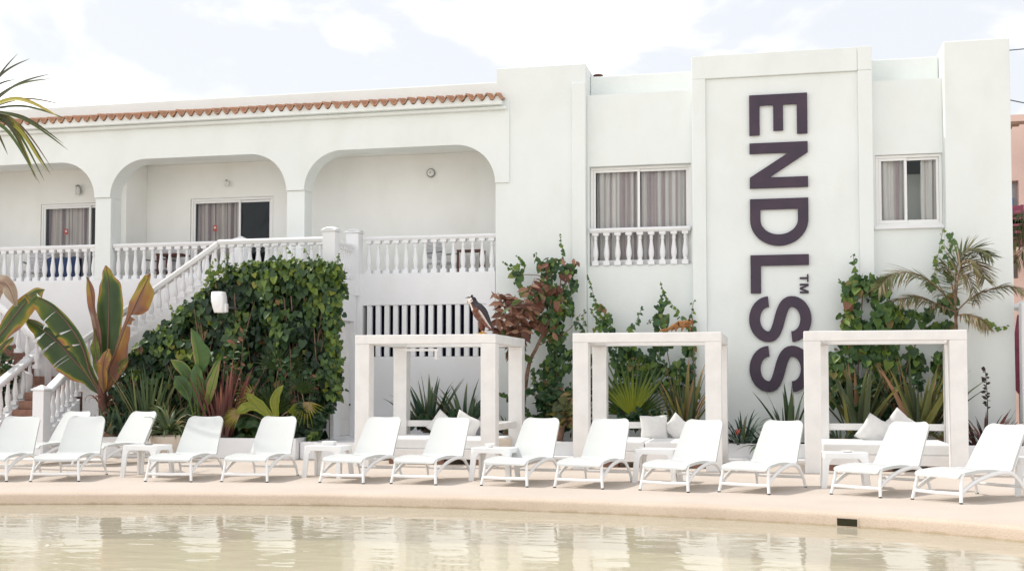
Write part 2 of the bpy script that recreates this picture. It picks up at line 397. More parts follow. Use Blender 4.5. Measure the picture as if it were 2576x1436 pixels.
part('parapet', 'plaster', (-24, -5.5, 24.12, 24.44, 7.335, 7.765), bevel=.02)
part('roof_slab', 'plaster', (-24, -5.77, 24.45, 32, 6.9, 7.1))
part('roof_slab', 'plaster', (-5.76, 4.2, 25.7, 32, 7.0, 7.2))
part('cornice', 'plaster', (-24, -5.50, 23.84, 23.953, 7.12, 7.198), bevel=.03)
# eave tiles: barrel covers with pans between, each course a little uneven
bed = []; tb = MB(); nu = 0; per = .212; rng = random.Random(3)
uu = -24.0; seg = 12; dz_n = 4
while uu < -5.60:
    j = rng.uniform(-.012, .012); jw = rng.uniform(-.02, .02); tn = rng.random()
    pts = []
    for s_ in range(seg + 1):
        ph = s_ / seg
        zz = .056 * math.cos(2 * math.pi * (ph - .5)) + .008 * math.cos(4 * math.pi * (ph - .5))
        pts.append((uu + per * ph, zz))
    vs = []; fs = []
    rows = [(23.66 + jw, 7.368 + j, 0), (23.66 + jw, 7.368 + j, -.036), (24.13, 7.47, -.03), (24.13, 7.47, 0)]
    bed += [(pu, 7.368 - .042 + pz) for pu, pz in pts[:-1]]
    for (w, z0, dz) in rows:
        for (pu, pz) in pts: vs.append((pu, w, z0 + dz + pz))
    m_ = seg + 1
    for r_ in range(4):
        for s_ in range(seg):
            a_ = r_ * m_ + s_; c_ = ((r_ + 1) % 4) * m_ + s_
            fs.append((a_, a_ + 1, c_ + 1, c_))
    for s_ in (0, seg): fs.append(tuple(r_ * m_ + s_ for r_ in range(4)))
    tb.add(vs, fs, tn); uu += per
tb.build('roof_tiles', M['tile'], ht, smooth=50)
# mortar bed under the tiles
MB().prism([bed + [(bed[-1][0], 7.20), (-24, 7.20)]], 23.715, 23.95).build('tile_bed', M['plaster'], ht)
# tower beside the arcade
MB().prism([[(-5.76, 0), (-3.86, 0), (-3.86, 8.01), (-5.74, 8.01), (-5.74, 7.7), (-5.76, 7.7)]], 24.0, 25.7).build('tower_wall', M['plaster'], ht, bevel=.02)
part('pilaster', 'plaster', (-4.14, -3.857, 23.945, 23.998, 0, 7.62))
# recessed bay with the tall window
def holed(name, mat, u0, u1, z0, z1, w0, w1, hole):
    h = [(hole[0], hole[2]), (hole[0], hole[3]), (hole[1], hole[3]), (hole[1], hole[2])]
    return MB().prism([[(u0, z0), (u1, z0), (u1, z1), (u0, z1)], h], w0, w1).build(name, M[mat], ht)
holed('bay_wall', 'plaster', -3.855, -1.692, 0, 7.38, 24.15, 24.42, (-3.81, -1.735, 3.85, 5.90))
part('parapet', 'plaster', (-3.855, -1.692, 24.62, 24.85, 6.8, 7.89), bevel=.02)
part('bay_roof', 'plaster', (-3.855, -1.692, 24.425, 24.615, 7.2, 7.30))
part('bay_roof', 'plaster', (1.785, 3.095, 24.425, 24.615, 7.2, 7.30))
# sign panel with its raised frame
part('sign_panel', 'plaster', (-1.42, 1.51, 23.965, 25.6, 0, 7.53), bevel=0)
part('sign_frame', 'plaster', (-1.69, -1.421, 23.895, 25.6, 0, 7.53), (1.511, 1.78, 23.895, 25.6, 0, 7.53), (-1.69, 1.506, 23.9, 25.6, 7.533, 7.995), (1.51, 1.78, 23.892, 25.6, 7.533, 8.0), bevel=.008)
holed('bay_wall', 'plaster', 1.783, 3.097, 0, 7.36, 24.15, 24.42, (1.84, 3.085, 4.50, 5.90))
part('parapet', 'plaster', (1.785, 3.095, 24.62, 24.85, 6.8, 7.91), bevel=.02)
part('corner_tower', 'plaster', (3.10, 4.29, 23.9, 32, 0, 8.0), bevel=.02)
part('window_sill', 'paint', (1.80, 3.098, 24.08, 24.149, 4.44, 4.497), bevel=.006)
# rooms behind the openings
def room(u0, u1, z0, z1, w0, w1, mat):
    vs = [(u, w, z) for z in (z0, z1) for w in (w0, w1) for u in (u0, u1)]
    b = MB(); b.add(vs, [(0, 1, 3, 2), (4, 6, 7, 5), (2, 3, 7, 6), (0, 2, 6, 4), (1, 5, 7, 3)])
    return b.build('room_interior', M[mat], ht, recalc=False)
room(-3.85, -1.70, 3.8, 6.3, 24.43, 27.5, 'room'); room(1.79, 3.09, 3.8, 6.3, 24.43, 27.0, 'room')
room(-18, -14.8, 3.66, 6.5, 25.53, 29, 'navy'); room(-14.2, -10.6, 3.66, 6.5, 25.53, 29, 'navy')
part('light_catch_block', 'shade_plaster', (2.30, 2.78, 24.85, 25.4, 3.82, 5.62))  # pale block added behind the open sash to catch light
# glass
def glass_mat():
    m, nt, bs = new_mat('window_glass'); nt.nodes.remove(bs)
    fr = nt.nodes.new('ShaderNodeFresnel'); fr.inputs['IOR'].default_value = 1.28
    gl = nt.nodes.new('ShaderNodeBsdfGlossy'); gl.inputs['Roughness'].default_value = .02; gl.inputs['Color'].default_value = (.8, .85, .9, 1)
    tr = nt.nodes.new('ShaderNodeBsdfTransparent'); tr.inputs['Color'].default_value = (.93, .95, .94, 1)
    mx = nt.nodes.new('ShaderNodeMixShader')
    nt.links.new(fr.outputs[0], mx.inputs[0]); nt.links.new(tr.outputs[0], mx.inputs[1]); nt.links.new(gl.outputs[0], mx.inputs[2])
    nt.links.new(mx.outputs[0], nt.nodes['Material Output'].inputs['Surface']); return m
M['glass'] = glass_mat()
def curtain_mat(name, a, b_):
    m, nt, bs = new_mat(name)
    at = nt.nodes.new('ShaderNodeAttribute'); at.attribute_name = 'tone'
    r = nt.nodes.new('ShaderNodeValToRGB'); r.color_ramp.interpolation = 'EASE'
    r.color_ramp.elements[0].color = (*a, 1); r.color_ramp.elements[1].color = (*b_, 1)
    r.color_ramp.elements[0].position = .15; r.color_ramp.elements[1].position = .80
    nt.links.new(at.outputs['Fac'], r.inputs['Fac']); nt.links.new(r.outputs['Color'], bs.inputs['Base Color'])
    bs.inputs['Roughness'].default_value = .9; bs.inputs['Specular IOR Level'].default_value = .1
    return m
M['curtain'] = curtain_mat('fold_shaded_grey_curtain', (.46, .365, .385), (.80, .745, .735))
M['curtain_dark'] = curtain_mat('fold_shaded_mauve_curtain', (.24, .17, .195), (.62, .53, .51))
def curtain(u0, u1, z0, z1, w, mat, seed, parent):
    """hanging cloth with folds; fold shading and a faint stripe are painted into the tone"""
    rg = random.Random(seed); b = MB(); n = int((u1 - u0) / .012); vs = []; tn = []
    ph = rg.random() * 9; rows = 7; wd = rg.uniform(.12, .15)
    for r_ in range(rows):
        zt = z0 + (z1 - z0) * r_ / (rows - 1)
        for i in range(n + 1):
            t = i / n; uu = u0 + (u1 - u0) * t
            f_ = math.sin(uu * 27 + ph + 2.6 * math.sin(uu * 5.3 + ph) + .5 * zt) * .034 + math.sin(uu * 71 + ph + 3 * math.sin(uu * 11)) * .010
            sway = .012 * math.sin(zt * 2.3 + uu * 5 + ph)
            vs.append((uu + sway * (1 - r_ / rows), w + f_, zt))
            q_ = uu + sway * .5
            s_ = 1.1 * mn.noise(Vector((q_ * 11 + ph, .3, seed))) + .7 * mn.noise(Vector((q_ * 26 + ph, 4.3, seed))) + .25 * math.sin(q_ * 2 * math.pi / wd + ph)
            tn.append(.52 + .55 * max(-1, min(1, s_ * 1.3)))  # light and shade of the folds put into the cloth colour
    fs = [(r_ * (n + 1) + i, r_ * (n + 1) + i + 1, (r_ + 1) * (n + 1) + i + 1, (r_ + 1) * (n + 1) + i) for r_ in range(rows - 1) for i in range(n)]
    b.add(vs, fs, tn); return b.build('curtain', M[mat], parent, smooth=180, recalc=False)
def window(name, u0, u1, z0, z1, w, split, curts, dark=None, midz=None, sub_open=False):
    fr = MB(); t = .055
    fr.box(u0, u1, w, w + .09, z1 - t, z1).box(u0, u1, w, w + .09, z0, z0 + t).box(u0, u0 + t, w, w + .09, z0 + t, z1 - t).box(u1 - t, u1, w, w + .09, z0 + t, z1 - t)
    root = fr.build(name, M['frame'], ht, bevel=.006)
    s2 = .05
    for (a, c, dw) in ((u0 + t + .002, split + .03, .03), (split - .03, u1 - t - .002, .064)):
        q = MB(); y0 = w + dw - .02; y1 = y0 + .03
        za, zb = z0 + t + .002, z1 - t - .002
        q.box(a, c, y0, y1, zb - s2, zb).box(a, c, y0, y1, za, za + s2 * 1.3).box(a, a + s2, y0, y1, za + s2 * 1.3 + .001, zb - s2 - .001).box(c - s2, c, y0, y1, za + s2 * 1.3 + .001, zb - s2 - .001)
        q.build('sash', M['frame'], root, bevel=.004)
        MB().box(a + s2 + .001, c - s2 - .001, y0 + .012, y0 + .016, za + s2 * 1.3 + .002, zb - s2 - .002).build('pane', M['glass'], root)
    for (a, c, mat, sd) in curts:
        curtain(a, c, z0 + .06, z1 - .04 - .02 * (sd % 3), w + .16, mat, sd, root)
    return root
s1 = U(1607, 24.2)
window('window', -3.805, -1.74, 3.853, 5.895, 24.275, s1, [(-3.70, s1 + .01, 'curtain', 4), (s1 + .04, -1.80, 'curtain', 8)])
s2_ = U(2284, 24.2)
window('window', 1.845, 3.08, 4.503, 5.895, 24.20, s2_, [(1.9, s2_ - .01, 'curtain', 5), (2.70, 3.03, 'curtain', 9)])
s3 = U(600, 25.4)
d2 = window('balcony_door', -13.39, -11.34, 3.703, 5.73, 25.36, s3, [(-13.30, s3 - .05, 'curtain_dark', 12)])
s4 = U(222, 25.4)
d1 = window('balcony_door', -17.32, -15.27, 3.703, 5.73, 25.36, s4, [(-17.23, s4 - .05, 'curtain_dark', 15)])
for dr, (px, py) in ((d2, (540.5, 574)), (d1, (166, 583))):
    c = onw(px, py, 25.36)
    MB().box(c.x - .045, c.x + .045, 25.366, 25.370, c.z - .07, c.z + .07).build('sticker', M['sticker'], dr)
    MB().box(c.x - .022, c.x + .022, 25.362, 25.3655, c.z - .01, c.z + .035).build('sticker_mark', M['sticker_mark'], dr)

# wall lamps
def thing_lamp(px, py, w, kind, label):
    c = onw(px, py, w); t = thing('wall_lamp', label, 'wall lamp', (c.x, w, c.z), 'lamps on the balcony wall')
    if kind == 'disc':
        m_ = Matrix.Translation((c.x, w, c.z)) @ Matrix.Rotation(R(90), 4, 'X')
        MB().lathe([(.088, 0), (.098, .012), (.098, .045), (.085, .052)], seg=28, mat=m_).build('rim', M['lampmetal'], t, smooth=40)
        MB().lathe([(.08, .05), (.07, .075), (.035, .09), (.001, .094)], seg=28, mat=m_).build('diffuser', M['lampglass'], t, smooth=60)
        g_ = MB()
        for a in (0, 60, 120): g_.tube([m_ @ Vector((math.cos(R(a)) * .085, math.sin(R(a)) * .085, .055)), m_ @ Vector((0, 0, .10)), m_ @ Vector((-math.cos(R(a)) * .085, -math.sin(R(a)) * .085, .055))], .005, 6)
        g_.build('guard', M['lampmetal'], t, smooth=60)
    else:
        m_ = Matrix.Translation((c.x, w - .09, c.z))
        MB().lathe([(.02, -.105), (.06, -.095), (.072, -.04), (.066, .04), (.045, .075), (.04, .08)] if kind == 'lantern' else [(.02, -.06), (.05, -.045), (.062, 0), (.05, .045), (.02, .06)], seg=18, mat=m_).build('glass_shade', M['lampglass'], t, smooth=60)
        q = MB().lathe([(.05, .081), (.058, .10), (.03, .125), (.012, .13)] if kind == 'lantern' else [(.02, .061), (.03, .066), (.025, .08)], seg=14, mat=m_)
        if kind == 'lantern':
            for a in range(0, 360, 90):
                q.tube([m_ @ Vector((math.cos(R(a)) * .052, math.sin(R(a)) * .052, .085)), m_ @ Vector((math.cos(R(a)) * .078, math.sin(R(a)) * .078, -.02)), m_ @ Vector((math.cos(R(a)) * .06, math.sin(R(a)) * .06, -.11))], .005, 6)
        q.tube([(c.x, w - .09, c.z + .075), (c.x, w - .04, c.z + .06), (c.x, w, c.z + .02)], .012, 8)
        q.build('bracket', M['lampmetal'], t, smooth=40)
thing_lamp(201, 480, 25.35, 'lantern', 'lantern wall lamp with dark bracket above the curtained balcony door behind the palm fronds')
thing_lamp(574, 463, 25.35, 'ball', 'small round wall lamp above the half open balcony door')
thing_lamp(1085, 436, 25.35, 'disc', 'round bulkhead wall lamp on the blank wall under the third arch')

# ------------------------------------------------------------------ balustrades
def baluster_mesh(h, wd=.128):
    b = MB(); s = wd / 2
    b.box(-s, s, -s, s, 0, .085)
    pr = [(s * .80, .086), (s * .86, .10), (s * .55, .125)]
    for t, r in ((.24, .72), (.31, .86), (.38, .90), (.46, .84), (.56, .68), (.66, .53), (.74, .46), (.775, .45), (.785, .62), (.80, .66), (.815, .62), (.825, .48), (.86, .52), (.89, .66), (.915, .82)):
        pr.append((s * r, h * t))
    b.lathe(pr, seg=14)
    b.prism([[(-s, h * .92), (-s * .86, h * .905), (s * .86, h * .905), (s, h * .92), (s, h), (-s, h)]], -s, s)
    return b
def mesh_of(mb, name, smooth=35):
    o = mb.build(name, M['paint'], None, smooth=smooth); me = o.data; bpy.data.objects.remove(o); return me
BAL = {}
def baluster_data(h):
    k = round(h, 2)
    if k not in BAL: BAL[k] = mesh_of(baluster_mesh(k), 'baluster')
    return BAL[k]
def put(me, name, loc, parent):
    o = bpy.data.objects.new(name, me); COL.objects.link(o); o.parent = parent
    o.location = Vector(loc) - world_loc(parent); return o
def post_mb(u, w, z0, z1, s=.12, cap='dome'):
    b = MB(); b.box(u - s, u + s, w - s, w + s, z0, z1)
    e = s + .03
    if cap == 'dome':
        b.box(u - e, u + e, w - e, w + e, z1 + .001, z1 + .045)
        b.lathe([(e * 1.2, 0), (e * .95, .03), (e * .5, .055), (.01, .065)], (u, w, z1 + .046), 20)
    else:
        r = e * math.sqrt(2)
        b.lathe([(r * .96, 0), (r, .012), (r, .035), (r * .45, .085), (r * .12, .115), (.004, .12)], (u, w, z1 + .001), 4, sq=True)
    return b
def balustrade(label, p0, p1, n, railh, hb, name='balustrade', rw=.17, rt=.085, ends=(.5, .5)):
    """p0,p1: base line of the balusters (x,y,z); rail top = base + railh"""
    p0, p1 = Vector(p0), Vector(p1); c = (p0 + p1) / 2
    t = thing(name, label, 'balustrade', (c.x, c.y, min(p0.z, p1.z)), 'white balustrades of the hotel')
    d = p1 - p0; dl = Vector((d.x, d.y, 0)).normalized(); sd = Vector((-dl.y, dl.x, 0)); L = d.length
    # rail as a swept section
    sec = [(-rw / 2, 0), (-rw / 2 - .012, -rt * .35), (-rw / 2 - .004, -rt * .55), (-rw / 2 + .02, -rt), (rw / 2 - .02, -rt), (rw / 2 + .004, -rt * .55), (rw / 2 + .012, -rt * .35), (rw / 2, 0), (rw / 2 - .03, .012), (-rw / 2 + .03, .012)]
    b = MB(); vs = []
    for q in (p0, p1):
        for (a, z) in sec: vs.append(q + sd * a + Vector((0, 0, railh + z)))
    m_ = len(sec); fs = [(i, (i + 1) % m_, m_ + (i + 1) % m_, m_ + i) for i in range(m_)] + [tuple(reversed(range(m_))), tuple(range(m_, 2 * m_))]
    b.add(vs, fs); b.build('rail', M['paint'], t, bevel=.006)
    me = baluster_data(hb)
    for i in range(n):
        f_ = (i + ends[0]) / (n - 1 + ends[0] + ends[1]); q = p0 + d * f_
        put(me, 'baluster', q, t)
    return t
RZ = 4.565
balustrade('balcony balustrade with blue door glass behind, at the far left end', (-19.2, 24.16, LZ), (-15.04, 24.16, LZ), 20, RZ - LZ, RZ - LZ - .075)
balustrade('balcony balustrade under the middle arch, partly hidden by the sloping stair rail', (-14.63, 24.16, LZ), (-10.42, 24.16, LZ), 20, RZ - LZ, RZ - LZ - .075)
balustrade('balcony balustrade under the blank third arch, left of the bird', (-8.69, 24.16, LZ), (-5.77, 24.16, LZ), 14, RZ - LZ, RZ - LZ - .075)
t = balustrade('short juliet balustrade in front of the tall curtained window', (-3.80, 24.165, 3.852), (-1.745, 24.165, 3.852), 9, .75, .675, 'juliet_balustrade', .2, .08)

# ------------------------------------------------------------------ outside staircase
st = thing('staircase', 'white masonry staircase with terracotta steps climbing to the balcony behind the hedge', 'staircase', (-12, 23.2, 0))
def stair(name, boxes, mat='brick'):
    b = MB()
    for bx in boxes: b.box(*bx)
    return b.build(name, M[mat], st, bevel=.01)
LD = 1.42
q0 = onu(7.4, 950.5, -16.0); q1 = onu(101.6, 872.6, -16.0)
sl = (q1.z - q0.z) / (q1.y - q0.y); w0 = 21.5
stepsA = [( -15.88, -14.72, 21.55 + i * .2, 23.06, .18 * i, .18 * (i + 1) - .003) for i in range(7)]
for i, bx in enumerate(stepsA): stair('step', [bx])
stair('landing', [(-15.9, -14.45, 23.065, 23.99, 0, LD)])
n = 12
for i in range(n):
    u0 = -14.45 + i * .27; stair('step', [(u0, u0 + .268, 22.97, 23.99, LD - .1, LD + (i + 1) * (3.62 - LD) / n)])
n = 8
for i in range(n):
    u1 = -15.9 - i * .27; stair('step', [(u1 - .268, u1, 23.12, 23.99, LD - .1, LD + (i + 1) * .183)])
stair('upper_landing', [(-11.2, -8.80, 22.97, 23.99, 3.3, 3.62)], 'paint')
# stair wall below the flight, its top following the steps
MB().prism([[(-14.45, 0), (-8.80, 0), (-8.80, 3.70), (-11.35, 3.70), (-14.45, 1.68)]], 22.70, 22.965).build('stair_wall', M['paint'], st)
MB().prism([[(-15.93, LD + .22), (-15.93, 0), (-24, 0), (-24, 6.2 - 1.0)]], 22.92, 23.11).build('stair_wall', M['paint'], st)
MB().prism([[(21.66, 0), (21.66, .49), (22.69, 1.12), (22.69, 0)]], -14.70, -14.50, 'x').build('string_wall', M['paint'], st)
MB().prism([[(21.56, 0), (21.56, q0.z + sl * (21.56 - q0.y) - .81), (22.9, q0.z + sl * (22.9 - q0.y) - .81), (22.9, 0)]], -16.10, -15.90, 'x').build('string_wall', M['paint'], st)
# cheek wall with the louvred door, under the upper landing
MB().prism([[(22.97, 0), (23.99, 0), (23.99, 3.298), (22.97, 3.298)], [(23.05, .36), (23.05, 2.75), (23.86, 2.75), (23.86, .36)]], -8.98, -8.80, 'x').build('cheek_wall', M['paint'], st)
dp = MB().box(-8.93, -8.90, 23.055, 23.855, .70, 2.745); dp.box(-8.935, -8.895, 23.055, 23.855, .365, .698)
dr = dp.build('store_door', M['wood'], st, bevel=.004)
for k in range(8):
    MB().box(-8.899, -8.885, 23.10 + k * .092, 23.10 + k * .092 + .078, .76, 2.70).build('door_slat', M['wood'], dr, bevel=.004)
MB().lathe([(.012, 0), (.02, .01), (.018, .03)], seg=10, mat=Matrix.Translation((-8.885, 23.80, 1.0)) @ Matrix.Rotation(R(90), 4, 'Y')).build('door_knob', M['foot'], dr, smooth=60)

def rail_pts(x, y, w): return onw(x, y, w)
# sloping flight, level landing, short return
hz = .64
p0 = Vector((-14.5, 22.83, 2.42 - hz)); p1 = Vector((-11.40, 22.83, 4.41 - hz))
balustrade('sloping stair balustrade rising above the hedge to the upper landing', p0, p1, 17, hz, hz - .03, 'stair_balustrade', .19, .12)
balustrade('level landing balustrade above the hedge with a weathered rail', (-11.395, 22.83, 3.705), (-9.06, 22.83, 3.705), 12, .715, .63, 'landing_balustrade', .19, .095)
balustrade('short return balustrade between the two capped landing posts', (-8.92, 22.97, 3.64), (-8.90, 23.86, 3.64), 5, .74, .65, 'landing_balustrade', .16, .09)
def post(label, *a, **k):
    return tag(post_mb(*a, **k).build('balustrade_post', M['paint'], bevel=.008), label, 'post', 'capped posts of the balustrades')
post('broad domed corner post of the upper landing, above the hedge corner', -8.93, 22.83, 3.45, 4.53, s=.135)
post('domed post against the facade at the start of the third arch', -8.87, 24.03, 3.3, 4.64, s=.14)
pp = onw(607, 592, 23.75)
post('post with a pyramid cap peeping over the landing rail', pp.x, 23.75, 3.62, 4.50, s=.13, cap='pyr')
# lower flight
o1 = (-14.62, 21.66, 1.30 - .8); o2 = (-14.62, 23.0, 2.12 - .8)
balustrade('right balustrade of the lower stair flight, behind the banana plant', o1, o2, 8, .8, .73, 'stair_balustrade', .2, .13)
balustrade('left balustrade of the lower stair flight, at the picture edge', (-16.0, w0, q0.z + sl * (w0 - q0.y) - .8), (-16.0, q1.y, q1.z - .8), 8, .8, .73, 'stair_balustrade', .2, .13)
post('square gate post with a pyramid cap at the foot of the stairs', -14.62, 21.52, 0, 1.30, s=.125, cap='pyr')
pl = onw(112, 900, q1.y + .1)
post('tall post on the stair landing behind the gate post', pl.x, q1.y + .12, .3, q1.z + .02, s=.10, cap='pyr')
r0 = onw(37, 800, 23.0); r1 = onw(102, 856, 23.0); sl2 = (r0.z - r1.z) / (r0.x - r1.x); ue = -20.0
balustrade('stair balustrade climbing left above the landing, behind leaves', (ue, 23.0, r1.z + sl2 * (ue - r1.x) - .7), (r1.x + .03, 23.0, r1.z - .7), 19, .7, .63, 'stair_balustrade', .18, .12)

# ------------------------------------------------------------------ sign letters
sg = thing('letter_sign', 'tall dark steel letters reading ENDLSS TM down the white panel', 'sign', (0, 23.95, 1.3))
LU0, LU1 = -.565, .555        # cap height across the wall
def letter(loops, ztop, zbot, W, v0=None, v1=None, d=.055, Hc=1.0):
    """letter drawn upright (x right 0..W, y up 0..1), hung turned a quarter clockwise: its right points down the wall"""
    a0, a1 = (LU0, LU1) if v0 is None else (v0, v1)
    cv = [[(a0 + (a1 - a0) * y / Hc, ztop - (ztop - zbot) * x / W) for x, y in l] for l in loops]
    return MB().prism(cv, 23.955 - d, 23.945).build('letter', M['letter'], sg, bevel=.004)
def stroke(path, wd):
    L_ = []; R_ = []
    n = len(path)
    for i in range(n):
        t = (Vector(path[min(i + 1, n - 1)]) - Vector(path[max(i - 1, 0)])).normalized(); nn = Vector((-t.y, t.x)) * wd / 2
        L_.append((path[i][0] + nn.x, path[i][1] + nn.y)); R_.append((path[i][0] - nn.x, path[i][1] - nn.y))
    return L_ + R_[::-1]
Es = [[(0, 0), (.73, 0), (.73, .18), (.195, .18), (.195, .415), (.66, .415), (.66, .585), (.195, .585), (.195, .82), (.73, .82), (.73, 1), (0, 1)]]
letter(Es, 7.15, 6.345, .73)
Ns = [[(0, 0), (.195, 0), (.195, .67), (.63, 0), (.83, 0), (.83, 1), (.635, 1), (.635, .34), (.20, 1), (0, 1)]]
letter(Ns, 6.19, 5.29, .83)
Do = [(0, 0), (.38, 0)] + arc(.38, .5, .47, .5, -90, 90, 24)[1:-1] + [(.38, 1), (0, 1)]
Di = [(.195, .18)] + [(.195, .82), (.38, .82)] + arc(.38, .5, .265, .32, 90, -90, 20)[1:-1] + [(.38, .18)]
letter([Do, Di], 5.08, 4.145, .85)
letter([[(0, 0), (.69, 0), (.69, .18), (.195, .18), (.195, 1), (0, 1)]], 3.97, 3.215, .69)
cl = arc(.40, .31, .30, .235, 180, 360, 20)
bz = []
for i in range(1, 16):
    t = i / 16; P0, P1, P2, P3 = (.70, .31), (.70, .52), (.10, .46), (.10, .69)
    bz.append(tuple((1 - t) ** 3 * P0[k] + 3 * (1 - t) ** 2 * t * P1[k] + 3 * (1 - t) * t * t * P2[k] + t ** 3 * P3[k] for k in (0, 1)))
cl = cl + bz + arc(.40, .69, .30, .235, 180, 0, 20)
S = [stroke(cl, .185)]
S = [[(x, (y - .5) * 1.03 + .5) for x, y in S[0]]]
letter([[(x - .008, y) for x, y in S[0]]], 3.155, 2.255, .785)
letter([[(x - .008, y) for x, y in S[0]]], 2.185, 1.28, .785)
letter([[(.33, 0), (.55, 0), (.55, .82), (.88, .82), (.88, 1), (0, 1), (0, .82), (.33, .82)]], 3.58, 3.425, .88, .375, .545, .03)
letter([[(0, 0), (.2, 0), (.2, .62), (.42, 0), (.6, 0), (.82, .62), (.82, 0), (1.02, 0), (1.02, 1), (.76, 1), (.51, .3), (.26, 1), (0, 1)]], 3.395, 3.205, 1.02, .375, .545, .03)

# ------------------------------------------------------------------ cabanas
def pillow(c, w, h, th, rot, tilt, spin, label, group):
    """spin turns the square in its own plane, tilt leans it back, rot turns it about the vertical"""
    N = 14; vs = []; fs = []; rg = random.Random(int(c[0] * 1000))
    m_ = Matrix.Translation(c) @ Matrix.Rotation(R(rot), 4, 'Z') @ Matrix.Rotation(R(tilt), 4, 'X') @ Matrix.Rotation(R(spin), 4, 'Y')
    for side in (-1, 1):
        for j in range(N + 1):
            for i in range(N + 1):
                a = 2 * i / N - 1; b_ = 2 * j / N - 1
                pin = 1 - .10 * (1 - abs(a * b_) ** .8) * max(abs(a), abs(b_)) ** 2
                x = a * w / 2 * (pin if abs(a) >= abs(b_) else 1 - .10 * (1 - abs(b_)) * 0); z = b_ * h / 2 * pin
                x = a * w / 2 * pin
                puff = max(0, (1 - a ** 2) * (1 - b_ ** 2)) ** .42 * th / 2
                wr = mn.noise(Vector((a * 3 + c[0] * 7, b_ * 3, side * 2))) * .016 * (1 - max(abs(a), abs(b_)) ** 4)
                vs.append(m_ @ Vector((x, side * (puff + wr), z)))
    n1 = (N + 1) ** 2
    for s_ in (0, 1):
        for j in range(N):
            for i in range(N):
                k = s_ * n1 + j * (N + 1) + i; q = (k, k + 1, k + N + 2, k + N + 1); fs.append(q if s_ else q[::-1])
    b = MB(); b.add(vs, fs)
    o = b.build('pillow', M['pillow'], None, smooth=180)
    bm = bmesh.new(); bm.from_mesh(o.data); bmesh.ops.remove_doubles(bm, verts=bm.verts, dist=.0008); bmesh.ops.recalc_face_normals(bm, faces=bm.faces); bm.to_mesh(o.data); bm.free()
    return tag(o, label, 'pillow', group)
def cushion(u0, u1, w0, w1, z0, z1, label):
    N, K = 16, 10; b = MB(); r = .05; vs = []
    o = MB().box(u0, u1, w0, w1, z0, z1).build('seat_cushion', M['cushion'])
    bv = o.modifiers.new('edge', 'BEVEL'); bv.width = .04; bv.segments = 4
    return tag(o, label, 'cushion', 'seat cushions of the cabanas')
def cabana(u0, u1, label, sh):
    w0, w1 = 20.0, 22.42; s = .265; zt, zb = 2.305, 2.145
    t = thing('cabana', label, 'cabana', ((u0 + u1) / 2, 21.2, 0), 'white timber cabanas')
    P = lambda name, *bx, bevel=.008, mat='wood': MB().box(*bx).build(name, M[mat], t, bevel=bevel)
    for (a, c) in ((u0, w0), (u1 - s, w0), (u0 + sh, w1 - s), (u1 - s + sh, w1 - s)): P('post', a, a + s, c, c + s, 0, zb)
    P('top_beam', u0 - .003, u1 + .003, w0 - .003, w0 + s, zb + .001, zt, bevel=.012)
    P('top_beam', u0 - .003 + sh, u1 + .003 + sh, w1 - s, w1 + .003, zb + .001, zt, bevel=.012)
    for a in (u0 - .002, u1 - s + .002):
        y0, y1 = w0 + s + .001, w1 - s - .001
        MB().prism([[(a, y0), (a + s, y0), (a + s + sh, y1), (a + sh, y1)]], zb + .002, zt - .002, 'z').build('top_beam', M['wood'], t, bevel=.008)
    P('back_rail', u0 + s + sh, u1 - s + sh, w1 - .2, w1 - .12, .615, .735)
    if sh == 0: P('side_rail', u1 - .2, u1 - .12, w0 + s, w1 - s, .615, .735)
    # bench
    P('bench_board', u0 + s + .02, u1 - .17, 20.62, 20.67, .10, .27)
    P('bench_slats', u0 + s + .02, u1 - .14, 20.68, 22.14, .215, .265)
    P('bench_board', u0 + .06, u1 - .06, 22.15, 22.20, .10, .27)
    P('bench_side', u1 - .20, u1 - .15, 20.68, 22.14, .10, .26)
    for a in (u0 + .4, (u0 + u1) / 2 - .12, u1 - .55): P('brick_foot', a, a + .28, 20.70, 20.95, 0, .212, mat='brick', bevel=.01)
    return t
cabana(-7.36, -4.80, 'white timber cabana with the bird perched on its roof beam', 0)
cabana(-3.45, -.96, 'middle white timber cabana with the orange wildcat on its roof beam', 0)
cabana(.37, 2.88, 'white timber cabana with a bare roof beam overlapping the last letter of the sign', .2)
bd = MB().box(-7.09, -6.3, 21.6, 21.65, 2.06, 2.10); bd.box(-6.35, -6.3, 21.55, 21.65, 1.90, 2.06)
tag(bd.build('shade_bracket', M['wood']), 'small white wooden bracket bar fixed under the bird cabana roof beam', 'bracket')
cushion(-7.05, -6.55 + .35, 20.66, 22.1, .268, .47, 'thick white seat cushion on the bench of the bird cabana, left one')
cushion(-6.19, -5.0, 20.70, 22.1, .268, .46, 'white seat cushion under the crumpled pillow in the bird cabana')
cushion(-3.15, -2.32, 20.64, 22.1, .268, .46, 'white seat cushion below the square pillow in the middle cabana')
cushion(-2.31, -1.2, 20.66, 22.1, .268, .455, 'white seat cushion below the leaning round-cornered pillow in the middle cabana')
cushion(.67, 2.70, 20.63, 22.1, .268, .465, 'single long white seat cushion in the cabana with the bare beam')
PG = 'loose pillows in the cabanas'
def pil(px, py, w, *a): c = onw(px, py, w); pillow((c.x, w, c.z), *a)
pil(1112, 1070, 21.95, .46, .46, .17, 8, 14, 40, 'pale pillow mostly hidden behind a lounger back in the bird cabana', PG)
pil(1173, 1072, 21.9, .50, .50, .18, -12, 16, 28, 'crumpled pale pillow beside the right post of the bird cabana', PG)
pil(1645, 1076, 21.85, .50, .48, .17, 6, 12, -2, 'square upright pale pillow in the middle cabana', PG)
pil(1704, 1076, 21.9, .42, .42, .18, -10, 14, 42, 'pale pillow standing on its corner in the middle cabana', PG)
pil(2199, 1083, 21.75, .52, .50, .18, 14, 22, 28, 'pale pillow leaning on its corner in the cabana with the bare beam', PG)
